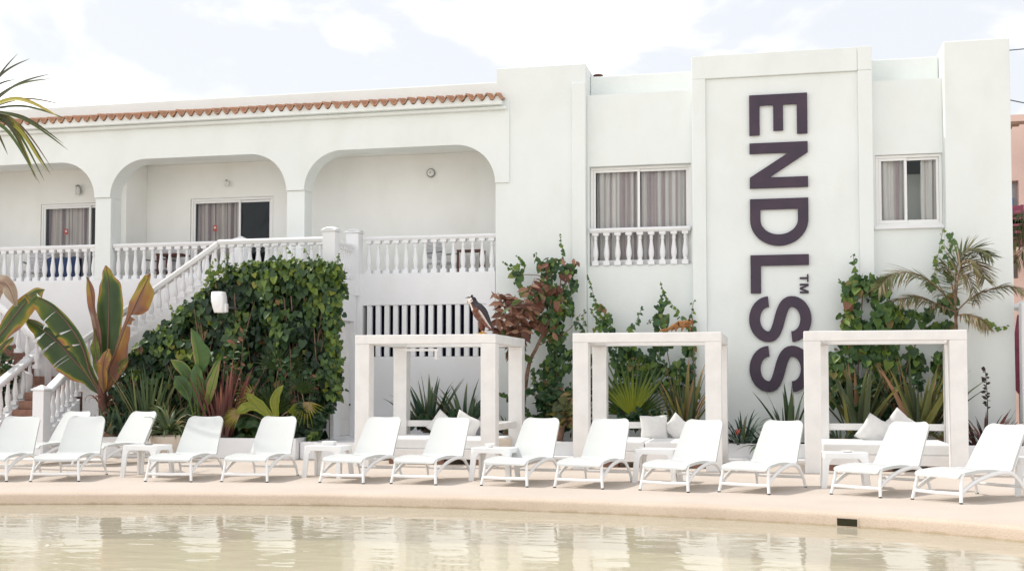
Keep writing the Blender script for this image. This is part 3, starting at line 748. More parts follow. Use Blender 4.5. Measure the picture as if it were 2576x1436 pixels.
pil(2262, 1073, 22.02, .50, .50, .16, -6, 12, 40, 'pale pillow whose tip shows above a lounger back', PG)

# ------------------------------------------------------------------ planters, plinth, garden wall
def planter(name, label, u0, u1, w0, w1, h, t=.12):
    r = thing(name, label, 'planter', ((u0 + u1) / 2, (w0 + w1) / 2, 0))
    MB().prism([[(u0, w0), (u1, w0), (u1, w1), (u0, w1)], [(u0 + t, w0 + t), (u0 + t, w1 - .02), (u1 - t, w1 - .02), (u1 - t, w0 + t)]], 0, h, 'z').build('wall', M['paint'], r, bevel=.015)
    b = MB(); nx, ny = int((u1 - u0) / .09), int((w1 - w0) / .09); vs = []
    for j in range(ny + 1):
        for i in range(nx + 1):
            x = u0 + t + (u1 - u0 - 2 * t) * i / nx; y = w0 + t + (w1 - w0 - t - .02) * j / ny
            vs.append((x, y, h - .05 + .05 * mn.noise(Vector((x * 3, y * 3, 1))) + .03 * mn.noise(Vector((x * 11, y * 11, 5)))))
    b.add(vs, [(j * (nx + 1) + i, j * (nx + 1) + i + 1, (j + 1) * (nx + 1) + i + 1, (j + 1) * (nx + 1) + i) for j in range(ny) for i in range(nx)])
    b.build('soil', M['soil'], r, smooth=180); return r
planter('planter_bed', 'long low white planter bed with the hedge and the banana plant', -14.0, -9.02, 21.3, 22.69, .40)
planter('planter_bed', 'low white planter bed running behind the cabanas along the facade', -7.3, 3.05, 22.72, 23.88, .33)
planter('planter_bed', 'low white planter bed with bronze leaves under the corner tower', 3.06, 4.6, 22.3, 23.88, .36)
tag(MB().box(-9.0, -7.32, 21.45, 23.98, 0, .33).build('door_plinth', M['paint'], bevel=.02), 'low white plinth step in front of the louvred store door', 'plinth')
tag(MB().box(-6.9, 2.9, 22.45, 22.70, 0, .06).build('kerb', M['paint'], bevel=.015), 'thin white kerb strip behind the cabana posts', 'kerb')
g0 = U(2567, 23.7)
tag(MB().prism([[(g0, 0), (12, 0), (12, 2.95), (g0 + .01, 2.95)]], 23.6, 23.85).build('garden_wall', M['paint'], bevel=.02), 'plain white garden wall beside the corner tower at the right edge', 'wall')

# ------------------------------------------------------------------ sun loungers
def lounger_proto():
    t = thing('sun_lounger', 'x', 'sun lounger', (0, 0, 0), 'white loungers along the pool')
    prof_s = [(.0, .300), (.004, .325), (.022, .347), (.06, .360), (.2, .374), (.4, .386), (.6, .384), (.8, .368), (.95, .352), (1.03, .350)]
    prof_b = [(1.034, .352), (1.075, .372), (1.11, .42), (1.16, .492), (1.26, .626), (1.36, .756), (1.44, .858), (1.49, .916), (1.505, .93)]
    def shell(prof, hw, name, mat, top_round):
        pts = catmull([(0, y, z) for y, z in prof], 5); L = [0]
        for i in range(1, len(pts)): L.append(L[-1] + (pts[i] - pts[i - 1]).length)
        K = 10; b = MB(); vs = []; n = len(pts); tot = L[-1]
        for lay in (0, 1):
            for i, p in enumerate(pts):
                d = (pts[min(i + 1, n - 1)] - pts[max(i - 1, 0)]).normalized(); nr = Vector((0, -d.z, d.y))
                f_ = L[i] / tot; h = hw[0] + (hw[1] - hw[0]) * f_
                e = tot - L[i] if top_round == 'end' else L[i]
                rr = .10 if top_round == 'end' else .045
                if e < rr: h -= rr - math.sqrt(max(0, rr * rr - (rr - e) ** 2))
                for k in range(K + 1):
                    a = 2 * k / K - 1
                    sag = -.014 * (1 - a ** 2)
                    rim = .006 if abs(a) > .86 else 0
                    off = (sag + rim) if lay == 0 else (sag - .022 - (.012 if abs(a) > .86 else 0))
                    vs.append(Vector((a * h, 0, 0)) + p + nr * off)
        m_ = K + 1; N = n * m_
        fs = []
        for i in range(n - 1):
            for k in range(K):
                q = (i * m_ + k, i * m_ + k + 1, (i + 1) * m_ + k + 1, (i + 1) * m_ + k); fs.append(q); fs.append(tuple(N + x for x in q[::-1]))
        for i in range(n - 1):
            for k in (0, K): a = i * m_ + k; c = a + m_; fs.append((a, c, c + N, a + N))
        for k in range(K):
            for i in (0, n - 1): a = i * m_ + k; fs.append((a, a + 1, a + 1 + N, a + N))
        b.add(vs, fs); return b.build(name, M[mat], t, smooth=50)
    shell(prof_s, (.325, .335), 'seat', 'sling', 'start')
    shell(prof_b, (.335, .285), 'backrest', 'sling', 'end')
    for s in (-1, 1):
        x = s * .315; xf = s * .352
        MB().tube(catmull([(xf, -.012, 0.012), (s * .345, .0, .06), (s * .333, .022, .16), (s * .322, .045, .26), (s * .316, .06, .335), (s * .314, .10, .352)], 4), .021, 10, flat=(.95, 1.15)).build('front_leg', M['plastic'], t, smooth=60)
        MB().tube(catmull([(s * .335, .012, .115), (s * .331, .12, .175), (s * .327, .32, .252), (s * .325, .58, .312), (s * .325, .84, .342), (s * .328, 1.05, .325), (s * .336, 1.18, .255), (s * .348, 1.29, .13), (s * .358, 1.34, .012)], 5),
                  [.019 + .004 * math.sin(math.pi * i / 40) for i in range(41)], 10, flat=(.8, 1.35)).build('side_arch', M['plastic'], t, smooth=60)
        MB().lathe([(.02, 0), (.023, .003), (.022, .014)], (xf, -.012, 0), 10).build('foot_cap', M['foot'], t, smooth=40)
        MB().lathe([(.02, 0), (.023, .003), (.022, .014)], (s * .358, 1.34, 0), 10).build('foot_cap', M['foot'], t, smooth=40)
        MB().tube([(s * .29, 1.05, .33), (s * .285, 1.2, .40), (s * .28, 1.33, .60)], .014, 8).build('back_strut', M['plastic'], t, smooth=60)
    MB().tube([(-.335, .005, .118), (0, .005, .112), (.335, .005, .118)], .017, 10, flat=(.8, 1.3)).build('stretcher', M['plastic'], t, smooth=60)
    MB().tube([(-.345, 1.27, .15), (0, 1.27, .146), (.345, 1.27, .15)], .016, 10, flat=(.8, 1.3)).build('stretcher', M['plastic'], t, smooth=60)
    MB().tube([(-.32, .09, .338), (0, .09, .335), (.32, .09, .338)], .016, 8).build('seat_rail', M['plastic'], t, smooth=60)
    return t
LP = lounger_proto()
LG = [(-11.57, 15.62, 14, 'front row lounger cut off by the left picture edge'),
      (-10.534, 15.866, 15, 'front row lounger before the gate post at the foot of the stairs'),
      (-13.05, 18.70, -5, 'rear lounger half hidden behind the lounger by the gate post'),
      (-11.87, 18.867, -9, 'rear lounger below the banana plant with shade on its backrest'),
      (-8.872, 16.207, 6, 'front row lounger below the strelitzia and the bronze flax'),
      (-7.748, 16.408, 4, 'front row lounger below the yellow fan palm with a little bottle on its seat'),
      (-6.278, 16.54, -6, 'front row lounger at the left front post of the bird cabana'),
      (-5.194, 16.581, -7, 'front row lounger before the pillows of the bird cabana'),
      (-3.841, 16.554, -10, 'front row lounger in the gap between bird cabana and middle cabana'),
      (-2.761, 16.47, -10, 'front row lounger at the left front post of the middle cabana'),
      (-1.556, 16.28, -18, 'front row lounger before the right front post of the middle cabana'),
      (-.493, 16.222, -21, 'front row lounger below the last letter of the sign'),
      (.935, 16.158, -33, 'front row lounger before the long seat cushion, turned toward the pool bend'),
      (1.868, 15.625, -43, 'rightmost front row lounger, strongly turned and cut off by the picture edge')]
for i, (u, w, a, lab) in enumerate(LG):
    o = LP if i == 0 else copy_tree(LP)
    o.location = (u, w, 0); o.rotation_euler = (0, 0, R(a)); o['label'] = lab
# ------------------------------------------------------------------ side tables
def table_proto():
    t = thing('side_table', 'x', 'side table', (0, 0, 0), 'white plastic side tables')
    hw, hd, h = .31, .235, .49
    b = MB(); r = .05
    rr = lambda a, c, r: arc(a - r, c - r, r, r, 0, 90, 5) + arc(-a + r, c - r, r, r, 90, 180, 5) + arc(-a + r, -c + r, r, r, 180, 270, 5) + arc(a - r, -c + r, r, r, 270, 360, 5)
    b.prism([rr(hw, hd, .05)], h - .075, h, 'z')
    b.build('table_top', M['plastic'], t, bevel=.012, segs=3)
    ph = [Vector((0, 0, 0))]
    for sx in (-1, 1):
        for sy in (-1, 1):
            q = MB()
            for along, (A_, B_) in ((0, (hw, hd)), (1, (hd, hw))):
                # plate in the plane of one side, flaring into the apron with an arch
                out = [(A_ + .022, 0), (A_ + .022 - .075, 0), (A_ - .085, .30)] + [(A_ - .085 - .07 * (1 - math.cos(R(90 * k / 6))), .30 + .115 * math.sin(R(90 * k / 6))) for k in range(1, 7)] + [(A_ - .01, h - .074)]
                vs = []; n_ = len(out)
                for th_ in (0, .028):
                    for (a, z) in out:
                        sp = .022 * (1 - z / h); bb = B_ - .008 + sp - th_
                        vs.append((sx * a, sy * bb, z) if along == 0 else (sx * bb, sy * a, z))
                tri = tessellate_polygon([[Vector((a, z, 0)) for a, z in out]])
                fs = [tuple(x) for x in tri] + [tuple(n_ + y for y in x[::-1]) for x in tri] + [(i, (i + 1) % n_, n_ + (i + 1) % n_, n_ + i) for i in range(n_)]
                q.add(vs, fs)
            q.build('leg', M['plastic'], t)
    return t
TP = table_proto()
def span(a, b_): return onz(*a), onz(*b_)
TG = [((-9.74, 17.13), -6, 'white side table with a flat dark ashtray, before the rear lounger'),
      ((-6.92, 17.63), -4, 'white side table with a folded white towel, between hedge and bird cabana'),
      ((-4.23, 17.59), -5, 'white side table with a small white bowl, by the bird cabana'),
      ((-1.80, 17.85), -7, 'white side table in front of the middle cabana bench'),
      ((.86, 17.48), 2, 'white side table with a pale saucer, before the long seat cushion'),
      ((3.31, 16.80), -8, 'white side table cut off by the right picture edge')]
for i, (p, a, lab) in enumerate(TG):
    o = TP if i == 0 else copy_tree(TP)
    o.location = (p[0], p[1], 0); o.rotation_euler = (0, 0, R(a)); o['label'] = lab
def small(name, label, cat, prof, at, z, mat, seg=24, smooth=50):
    t_ = MB().lathe(prof, (at[0], at[1], z), seg).build(name, M[mat], None, smooth=smooth); return tag(t_, label, cat)
small('ashtray', 'flat dark round ashtray on the table by the rear lounger', 'ashtray', [(.05, 0), (.062, .004), (.062, .018), (.055, .018), (.05, .008), (.002, .008)], (-9.70, 17.08), .49, 'lampmetal')
small('bowl', 'small white bowl on the table by the bird cabana', 'bowl', [(.04, 0), (.045, .004), (.078, .062), (.073, .062), (.04, .01), (.002, .008)], (-4.30, 17.55), .49, 'ceramic')
small('saucer', 'pale round saucer on the table before the long cushion', 'saucer', [(.045, 0), (.06, .006), (.085, .024), (.08, .026), (.05, .012), (.002, .010)], (.90, 17.46), .49, 'ceramic')
small('bottle', 'small clear bottle standing at the seat edge of the lounger by the fan palm', 'bottle', [(.025, 0), (.028, .004), (.028, .06), (.02, .075), (.010, .10), (.009, .135), (.003, .17)], (-8.03, 17.30), .362, 'ceramic', 14)
tw = MB()
for k in range(3): tw.box(-.10, .10, -.07, .07, k * .022, k * .022 + .021, Matrix.Translation((-6.90, 17.62, .491)) @ Matrix.Rotation(R(4 - 3 * k), 4, 'Z'))
tag(tw.build('folded_towel', M['cushion'], bevel=.010, segs=3), 'folded white towel on the table beside the hedge', 'towel')
# pots
pb = Vector((U(1256, 21.0), 21.0, 0))
t = thing('planter_bowl', 'cream tapered planter bowl beside the front post of the bird cabana', 'planter bowl', pb)
MB().lathe([(.14, 0), (.16, .01), (.225, .43), (.235, .455), (.21, .455), (.19, .40), (.002, .40)], pb, 28).build('bowl', M['pot'], t, smooth=50)
MB().lathe([(.195, .402), (.15, .42), (.002, .43)], pb, 20).build('soil', M['soil'], t, smooth=180)
pc = U(425, 20.6)
t = thing('flower_pot', 'cream round pot with spilling strap leaves between the loungers', 'flower pot', (pc, 20.6, 0))
MB().lathe([(.20, 0), (.22, .01), (.33, .40), (.345, .46), (.31, .46), (.29, .40), (.002, .40)], (pc, 20.6, 0), 28).build('bowl', M['pot'], t, smooth=50)
pk = onw(1395, 1050, 23.1)
t = thing('flower_pot', 'terracotta pot with a shrub behind the lounger between the cabanas', 'flower pot', (pk.x, 23.1, .3))
MB().lathe([(.15, .0), (.16, .01), (.21, .32), (.235, .33), (.235, .40), (.20, .40), (.002, .36)], (pk.x, 23.1, .30), 24).build('pot', M['claypot'], t, smooth=40)
# balcony furniture behind the balustrades
def slat_chair(px, w, rot, label, flip=1):
    u = U(px, w); m_ = Matrix.Translation((u, w, 3.66)) @ Matrix.Rotation(R(rot), 4, 'Z')
    t = thing('balcony_chair', label, 'chair', (u, w, 3.66), 'chairs on the balcony')
    MB().box(-.26, .26, -.25, .25, .38, .42, m_).build('seat', M['chair_white'], t, bevel=.01)
    bk = MB()
    for k in range(5): bk.box(-.26, .26, .22 + k * .02, .245 + k * .02, .50 + k * .085, .57 + k * .085, m_)
    bk.build('backrest', M['chair_white'], t, bevel=.008)
    for sx in (-.24, .24):
        for sy in (-.22, .22): MB().box(sx - .02, sx + .02, sy - .02, sy + .02, 0, .38, m_).build('leg', M['chair_white'], t)
        MB().box(sx - .025, sx + .025, -.24, .30, .60, .63, m_).build('armrest', M['lampmetal'], t, bevel=.006)
slat_chair(88, 24.95, 20, 'white slatted chair behind the leftmost balcony balustrade')
slat_chair(400, 24.95, -10, 'white slatted chair under the middle arch beside the brown table')
slat_chair(1112, 24.95, 60, 'pale slatted chair under the blank third arch')
tu = U(432, 24.9)
t = thing('balcony_table', 'brown wooden table behind the balustrade under the middle arch', 'table', (tu, 24.9, 3.66))
MB().box(tu - .3, tu + .3, 24.65, 25.15, .70 + 3.66, .74 + 3.66).build('table_top', M['brown_wood'], t, bevel=.006)
for sx in (-.26, .26):
    for sy in (24.69, 25.11): MB().box(tu + sx - .025, tu + sx + .025, sy - .025, sy + .025, 3.66, 4.359).build('leg', M['brown_wood'], t)
tu = U(1185, 25.0)
t = thing('balcony_table', 'small brown side table under the blank third arch', 'table', (tu, 25.0, 3.66))
MB().box(tu - .28, tu + .28, 24.8, 25.2, 4.30, 4.33).build('table_top', M['brown_wood'], t, bevel=.006)
for sx in (-.25, .25):
    for sy in (24.83, 25.17): MB().box(tu + sx - .02, tu + sx + .02, sy - .02, sy + .02, 3.66, 4.299).build('leg', M['brown_wood'], t)
rv = onw(1504, 188, 24.7)
t = thing('roof_vent', 'small dark vent cap on the parapet between the two towers', 'vent', (rv.x, 24.73, 7.89))
MB().lathe([(.05, 0), (.05, .03)], (rv.x, 24.735, 7.89), 10).build('pipe', M['lampmetal'], t, smooth=40)
MB().lathe([(.10, .031), (.11, .045), (.09, .06), (.02, .065)], (rv.x, 24.735, 7.89), 14).build('cap', M['brown_wood'], t, smooth=40)
bu = U(160, 25.0); b = MB(); vs = []; nn = 22
for j, (dy, z) in enumerate(((-.16, 3.80), (-.15, 4.05), (-.13, 4.34), (-.04, 4.40), (.05, 4.38), (.12, 4.1), (.14, 3.85))):
    for i in range(nn + 1):
        x = bu - .42 + .84 * i / nn; vs.append((x, 25.0 + dy + .02 * math.sin(i * 1.3 + j * .4), z + .015 * math.sin(i * .8)))
b.add(vs, [(j * (nn + 1) + i, j * (nn + 1) + i + 1, (j + 1) * (nn + 1) + i + 1, (j + 1) * (nn + 1) + i) for j in range(6) for i in range(nn)])
t = thing('towel_rack', 'rack with a dark blue towel hanging behind the leftmost balcony balustrade', 'towel rack', (bu, 25.0, 3.66))
b.build('towel', M['blue_cloth'], t, smooth=180, recalc=False)
rk = MB(); rk.tube([(bu - .46, 24.99, 3.66), (bu - .46, 24.99, 4.37), (bu + .46, 24.99, 4.37), (bu + .46, 24.99, 3.66)], .014, 8); rk.build('frame', M['lampmetal'], t, smooth=50)
# white shade lamp standing in the hedge
lc = onw(552, 760, 21.55)
t = thing('garden_lamp', 'white moulded lamp shade sticking out of the ivy hedge', 'lamp', (lc.x, 21.6, lc.z))
b = MB(); vs = []; rows = [(.205, .105, .09), (.195, .125, .105), (.10, .135, .125), (0, .13, .135), (-.10, .118, .13), (-.20, .10, .11), (-.21, .09, .10)]
K = 20
for (z, a, d) in rows:
    for k in range(K):
        an = 2 * math.pi * k / K; c_, s_ = math.cos(an), math.sin(an)
        e = .45; vs.append((lc.x + a * math.copysign(abs(c_) ** e, c_) + z * -.10, 21.55 + d * math.copysign(abs(s_) ** e, s_), lc.z + z))
b.add(vs, [(i * K + k, i * K + (k + 1) % K, (i + 1) * K + (k + 1) % K, (i + 1) * K + k) for i in range(len(rows) - 1) for k in range(K)] + [tuple(reversed(range(K))), tuple((len(rows) - 1) * K + k for k in range(K))])
b.build('shade', M['plastic'], t, smooth=50)
m_ = Matrix.Translation((lc.x - .01, 21.415, lc.z - .01)) @ Matrix.Rotation(R(90), 4, 'X')
MB().lathe([(.09, 0), (.075, .006), (.05, .010), (.002, .012)], seg=20, mat=m_).build('boss', M['plastic'], t, smooth=60)
MB().box(lc.x + .10, lc.x + .16, 21.52, 21.62, lc.z - .2, lc.z - .03).build('hinge_block', M['plastic'], t, bevel=.01)
MB().tube([(lc.x + .13, 21.6, lc.z - .1), (lc.x + .14, 22.3, lc.z - .1), (lc.x + .14, 22.72, lc.z - .1)], .02, 8).build('arm', M['lampmetal'], t, smooth=60)
# ------------------------------------------------------------------ plants
def ribbon(mb, base, az, el, L, W, droop, tone, nseg=7, fold=.3, tip=None, roll=0.0, wp=None):
    p = Vector(base); vs = []; tn = []
    for i in range(nseg + 1):
        t = i / nseg; e = el - droop * t ** 1.6
        d = Vector((math.cos(az) * math.cos(e), math.sin(az) * math.cos(e), math.sin(e)))
        sd = Vector((-math.sin(az), math.cos(az), 0)); up = sd.cross(d)
        if roll: sd, up = sd * math.cos(roll) + up * math.sin(roll), up * math.cos(roll) - sd * math.sin(roll)
        w = W * ((wp(t)) if wp else min(1, .6 + 1.6 * t) * max(0.02, 1 - t ** 2.6))
        vs += [p - sd * w / 2 - up * fold * w / 2 * -1, p, p + sd * w / 2 + up * fold * w / 2]
        tv = tone if tip is None else tone + (tip - tone) * max(0, (t - .55) / .45) ** 1.5
        tn += [tv + .04, tv - .05, tv + .04]
        p = p + d * (L / nseg)
    fs = []
    for i in range(nseg):
        a = i * 3; fs += [(a, a + 1, a + 4, a + 3), (a + 1, a + 2, a + 5, a + 4)]
    mb.add(vs, fs, [min(1, max(0, x)) for x in tn])
def strap_plant(name, label, px, py, w, n, L, W, mat, el=(40, 88), droop=(.2, 1.0), seed=1, group=None, tones=(.2, .75), dead=.12, zmin=.28, faces=0, cat='plant', spread=.10):
    rg = random.Random(seed); c = onw(px, py, w); c.z = max(zmin, min(c.z, .6))
    t = thing(name, label, cat, c, group); b = MB()
    for i in range(n):
        az = rg.uniform(0, 2 * math.pi) if rg.random() > .35 else rg.choice((math.pi, 0)) + rg.uniform(-.7, .7) - .2
        e = R(rg.uniform(*el)); l = rg.uniform(.6, 1.05) * L
        q = Vector((c.x + math.cos(az) * rg.uniform(0, spread), c.y + math.sin(az) * rg.uniform(0, spread), c.z - .03))
        tone = rg.uniform(*tones)
        if rg.random() < dead: tone = rg.uniform(.82, 1)
        ribbon(b, q, az, e, l, W * rg.uniform(.7, 1.15), rg.uniform(*droop), tone, 8, .35, tip=min(1, tone + rg.choice((0, .05, .3))), roll=rg.uniform(-.7, .7))
    b.build('leaves', M[mat], t, smooth=180, recalc=False)
    b2 = MB(); b2.lathe([(.03 + spread * .6, 0), (.02 + spread * .7, .04), (.02 + spread * .35, .11)], (c.x, c.y, c.z - .06), 10); b2.build('crown_base', M['bark'], t, smooth=60)
    return t
def heart(mb, p, n, d, s, tone, cup=.12):
    sd = d.cross(n).normalized(); n = sd.cross(d).normalized()
    pr = ((0, 0, 0), (-.34, -.10, cup), (-.50, .22, cup * 1.2), (-.30, .66, cup * .6), (0, 1, -.10), (.30, .66, cup * .6), (.50, .22, cup * 1.2), (.34, -.10, cup), (0, .45, -.03))
    mb.add([p + sd * (a * s) + d * (b_ * s) + n * (c * s) for a, b_, c in pr], [(0, 1, 2, 8), (8, 2, 3, 4), (0, 8, 6, 7), (8, 4, 5, 6)], tone)
def ovate(mb, p, n, d, s, tone, cup=.10, asp=.42):
    sd = d.cross(n).normalized(); n = sd.cross(d).normalized()
    pr = ((0, 0, 0), (-asp * .8, .28, cup), (-asp * .85, .6, cup), (0, 1, -.12), (asp * .85, .6, cup), (asp * .8, .28, cup), (0, .45, 0))
    mb.add([p + sd * (a * s) + d * (b_ * s) + n * (c * s) for a, b_, c in pr], [(0, 1, 2, 6), (6, 2, 3), (6, 3, 4), (0, 6, 4, 5)], tone)
def rdir(rg, base, amt):
    return (Vector(base) + Vector((rg.gauss(0, 1), rg.gauss(0, 1), rg.gauss(0, 1))) * amt).normalized()
def ivy_patch(b, poly, w, n, size, rg, depth=.3, tone=(.15, .7), clump=2.2, thr=-1.0, bias=None, facing=(0, -1, .35), shape=heart):
    P = [(onw(x, y, w).x, onw(x, y, w).z) for x, y in poly]
    xs = [p[0] for p in P]; zs = [p[1] for p in P]; k = 0; tries = 0
    while k < n and tries < n * 30:
        tries += 1
        x = rg.uniform(min(xs), max(xs)); z = rg.uniform(min(zs), max(zs))
        if not inpoly(x, z, P): continue
        cl = mn.noise(Vector((x * clump, z * clump, w)))
        if cl + rg.uniform(-.15, .15) < thr: continue
        dp = rg.random() ** 1.4
        lump = mn.noise(Vector((x * 1.5 + 9, z * 1.5, 3)))
        y = w + (dp + lump * .75) * depth
        tn = rg.uniform(*tone) + cl * .34 + (0 if not bias else bias(x, z)) - dp * 0
        if rg.random() < .03: tn = rg.uniform(.9, 1)
        s = size * rg.choice((rg.uniform(.45, .8), rg.uniform(.75, 1.15), rg.uniform(.9, 1.35)))
        shape(b, Vector((x, y, z)), rdir(rg, facing, .42), rdir(rg, (0, -.25, -1), .42), s, max(0, min(1, tn)))
        k += 1
def strand(b, st, pts, w, rg, size=.085, n=14, tone=(.4, .9)):
    q = catmull([onw(x, y, w + rg.uniform(-.02, .02)) for x, y in pts], 6)
    st.tube(q, [.006 * (1 - .6 * i / len(q)) for i in range(len(q))], 5)
    for i in range(n):
        t = i / (n - 1) * (len(q) - 1.001); k = int(t); p = q[k].lerp(q[k + 1], t - k)
        s = size * (1.15 - .75 * (1 - i / (n - 1)))        # first point is the tip
        heart(b, p + Vector((rg.uniform(-.04, .04) * s * 10, -.02, rg.uniform(-.02, .02))), rdir(rg, (0, -1, .4), .45), rdir(rg, (rg.choice((-.8, .8)), -.2, -.7), .35), s, rg.uniform(*tone))

# --- ivy hedge over the stair wall
rg = random.Random(11)
HP = [(255, 1090), (262, 1010), (300, 935), (325, 897), (350, 868), (382, 834), (430, 800), (470, 768), (505, 735), (540, 704), (575, 684), (620, 668), (700, 660), (760, 664), (820, 672), (836, 686), (842, 740),
      (836, 800), (830, 850), (834, 900), (840, 940), (832, 985), (812, 1010), (806, 1040), (808, 1075), (795, 1100), (500, 1100)]
t = thing('ivy_hedge', 'dense dark ivy hedge covering the stair wall, ragged along its sloping top', 'hedge', (-10.7, 22.2, .35))
b = MB()
def hb(x, z): return .0
ivy_patch(b, HP, 22.05, 4500, .145, rg, .36, (.05, .58), 1.6)
ivy_patch(b, HP, 21.86, 1100, .130, rg, .26, (.25, .80), 1.3, .10)
rim = [(x, y) for x, y in HP[3:17]]
for i in range(len(rim) - 1):                                   # top runs back to the stair wall
    for k in range(60):
        f_ = rg.random(); x = rim[i][0] + (rim[i + 1][0] - rim[i][0]) * f_; y = rim[i][1] + (rim[i + 1][1] - rim[i][1]) * f_
        c = onw(x, y + rg.uniform(-8, 12) + 9 * mn.noise(Vector((x * .03, 2.2, 0))) - 4, 22.0); dpt = rg.random() * .7
        heart(b, Vector((c.x, 22.0 + dpt, c.z + rg.uniform(-.06, .03) + dpt * .04)), rdir(rg, (0, -.5, 1), .5), rdir(rg, (0, -.6, -.8), .6), rg.uniform(.08, .15), rg.uniform(.3, .93))
for i in range(520):                                            # hanging yellowish right end
    x = rg.gauss(829, 8); y = rg.uniform(680, 1005); c = onw(x, y, 22.0)
    heart(b, Vector((c.x, 21.92 + rg.random() * .45, c.z)), rdir(rg, (.7, -.8, .4), .5), rdir(rg, (.3, -.2, -1), .5), rg.uniform(.08, .15), rg.uniform(.3, .95))
for i in range(420):
    x = rg.uniform(560, 835); c = onw(x, rg.uniform(655, 690), 21.85)
    heart(b, Vector((c.x, 21.98 + rg.random() * .4, c.z)), rdir(rg, (0, -.7, .8), .5), rdir(rg, (0, -.4, -.6), .6), rg.uniform(.07, .14), rg.uniform(.35, .93))
s_ = MB()
for pts in ([(722, 622), (735, 640), (742, 660), (748, 680)], [(768, 628), (780, 650), (795, 668), (805, 690)], [(852, 640), (848, 665), (840, 690)], [(868, 735), (858, 745), (850, 760)], [(575, 640), (560, 662), (545, 690)], [(540, 650), (533, 675), (520, 705)], [(432, 770), (440, 790), (452, 806)], [(870, 900), (858, 915), (846, 930)], [(706, 640), (704, 655), (700, 670)], [(800, 640), (806, 660), (812, 680)]):
    strand(b, s_, pts, 22.0, rg, .12, 12)
b.build('leaves', M['ivy'], t, smooth=180, recalc=False)
k_ = MB()
for i in range(90):
    x = rg.uniform(330, 835); z0 = .3; u = U(x, 22.2)
    top = onw(x, 1090 - (1090 - (900 if x < 350 else 900 - (x - 350) * .95 if x < 600 else 665)) * rg.uniform(.6, .9), 22.2).z
    k_.tube(catmull([(u, rg.uniform(22.2, 22.6), z0), (u + rg.uniform(-.2, .2), rg.uniform(22.0, 22.5), z0 + (top - z0) * .4), (u + rg.uniform(-.35, .35), rg.uniform(22.0, 22.5), top)], 5), .012, 5)
k_.v += []; s_.add(k_.v, k_.f, .5); s_.build('stems', M['bark'], t, smooth=60)
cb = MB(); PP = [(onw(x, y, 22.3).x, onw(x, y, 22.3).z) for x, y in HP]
for i in range(2600):                                           # inner leaves, the hedge's deep shade painted into their dark tone
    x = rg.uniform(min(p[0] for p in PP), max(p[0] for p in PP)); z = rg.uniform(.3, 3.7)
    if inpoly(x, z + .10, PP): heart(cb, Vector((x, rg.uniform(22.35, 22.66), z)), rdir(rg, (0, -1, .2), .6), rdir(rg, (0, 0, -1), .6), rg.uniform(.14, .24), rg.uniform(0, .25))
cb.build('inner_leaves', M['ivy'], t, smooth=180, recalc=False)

# --- creepers on the facade
def creeper(name, label, polys, strands, w, seed, stems=(), mat='ivy2', cat='climbing plant', size=.12, group=None, tones=(.12, .78), dry=()):
    rg = random.Random(seed); x0 = sum(p[0] for p in polys[0][0]) / len(polys[0][0])
    t = thing(name, label, cat, (U(x0, w), w, .3), group); b = MB(); s = MB()
    for poly, n, thr in polys: ivy_patch(b, poly, w, n, size, rg, -.28, tones, 3.0, thr)
    for pts, n in strands: strand(b, s, pts, w + .02, rg, size * .9, n)
    for pts, r in stems:
        q = catmull([onw(x, y, w - dw) for x, y, dw in pts], 6); s.tube(q, [r * (1 - .5 * i / len(q)) for i in range(len(q))], 7)
    if dry:
        d_ = MB()
        for poly, n in dry: ivy_patch(d_, poly, w - .2, n, .2, rg, -.2, (.2, .85), 3.0, -.3, None, (0, -1, .3), lambda *a: ovate(*a, asp=.28))
        d_.build('dry_leaves', M['brownleaf'], t, smooth=180, recalc=False)
    b.build('leaves', M[mat], t, smooth=180, recalc=False); s.build('stems', M['bark'], t, smooth=60); return t
creeper('climbing_shrub', 'tall leafy climber with a leaning brown trunk between the bird cabana and the middle cabana',
        [([(1292, 672), (1320, 650), (1400, 655), (1440, 650), (1462, 690), (1440, 760), (1462, 800), (1458, 870), (1436, 900), (1445, 1000), (1436, 1085), (1325, 1085), (1326, 1030), (1370, 960), (1345, 900), (1350, 800), (1338, 760), (1300, 730)], 620, -.08),
         ([(1325, 960), (1440, 960), (1440, 1095), (1322, 1095)], 230, -.2), ([(1380, 760), (1440, 760), (1440, 960), (1385, 960)], 150, -.15), ([(1330, 650), (1455, 650), (1450, 760), (1350, 760)], 120, -.2)],
        [([(1265, 660), (1285, 672), (1300, 690)], 9), ([(1408, 592), (1414, 625), (1418, 660)], 10), ([(1348, 636), (1352, 660)], 7), ([(1300, 645), (1320, 665)], 7), ([(1470, 780), (1466, 820), (1464, 850)], 12), ([(1245, 985), (1265, 990), (1280, 1000)], 8), ([(1350, 1000), (1340, 960), (1346, 930)], 12)],
        23.62, 21, [([(1310, 1085, 0), (1328, 930, .2), (1352, 870, .25), (1385, 800, .2), (1432, 690, .1)], .045), ([(1410, 1090, 0), (1400, 900, .1), (1412, 680, 0)], .02), ([(1328, 760, .2), (1370, 700, .15), (1300, 690, 0)], .012), ([(1352, 870, .25), (1430, 830, .1), (1460, 790, 0)], .012)], tones=(.15, .85), dry=[([(1345, 660), (1400, 660), (1420, 720), (1395, 840), (1350, 840)], 46), ([(1410, 640), (1460, 650), (1455, 700), (1425, 700)], 8)])
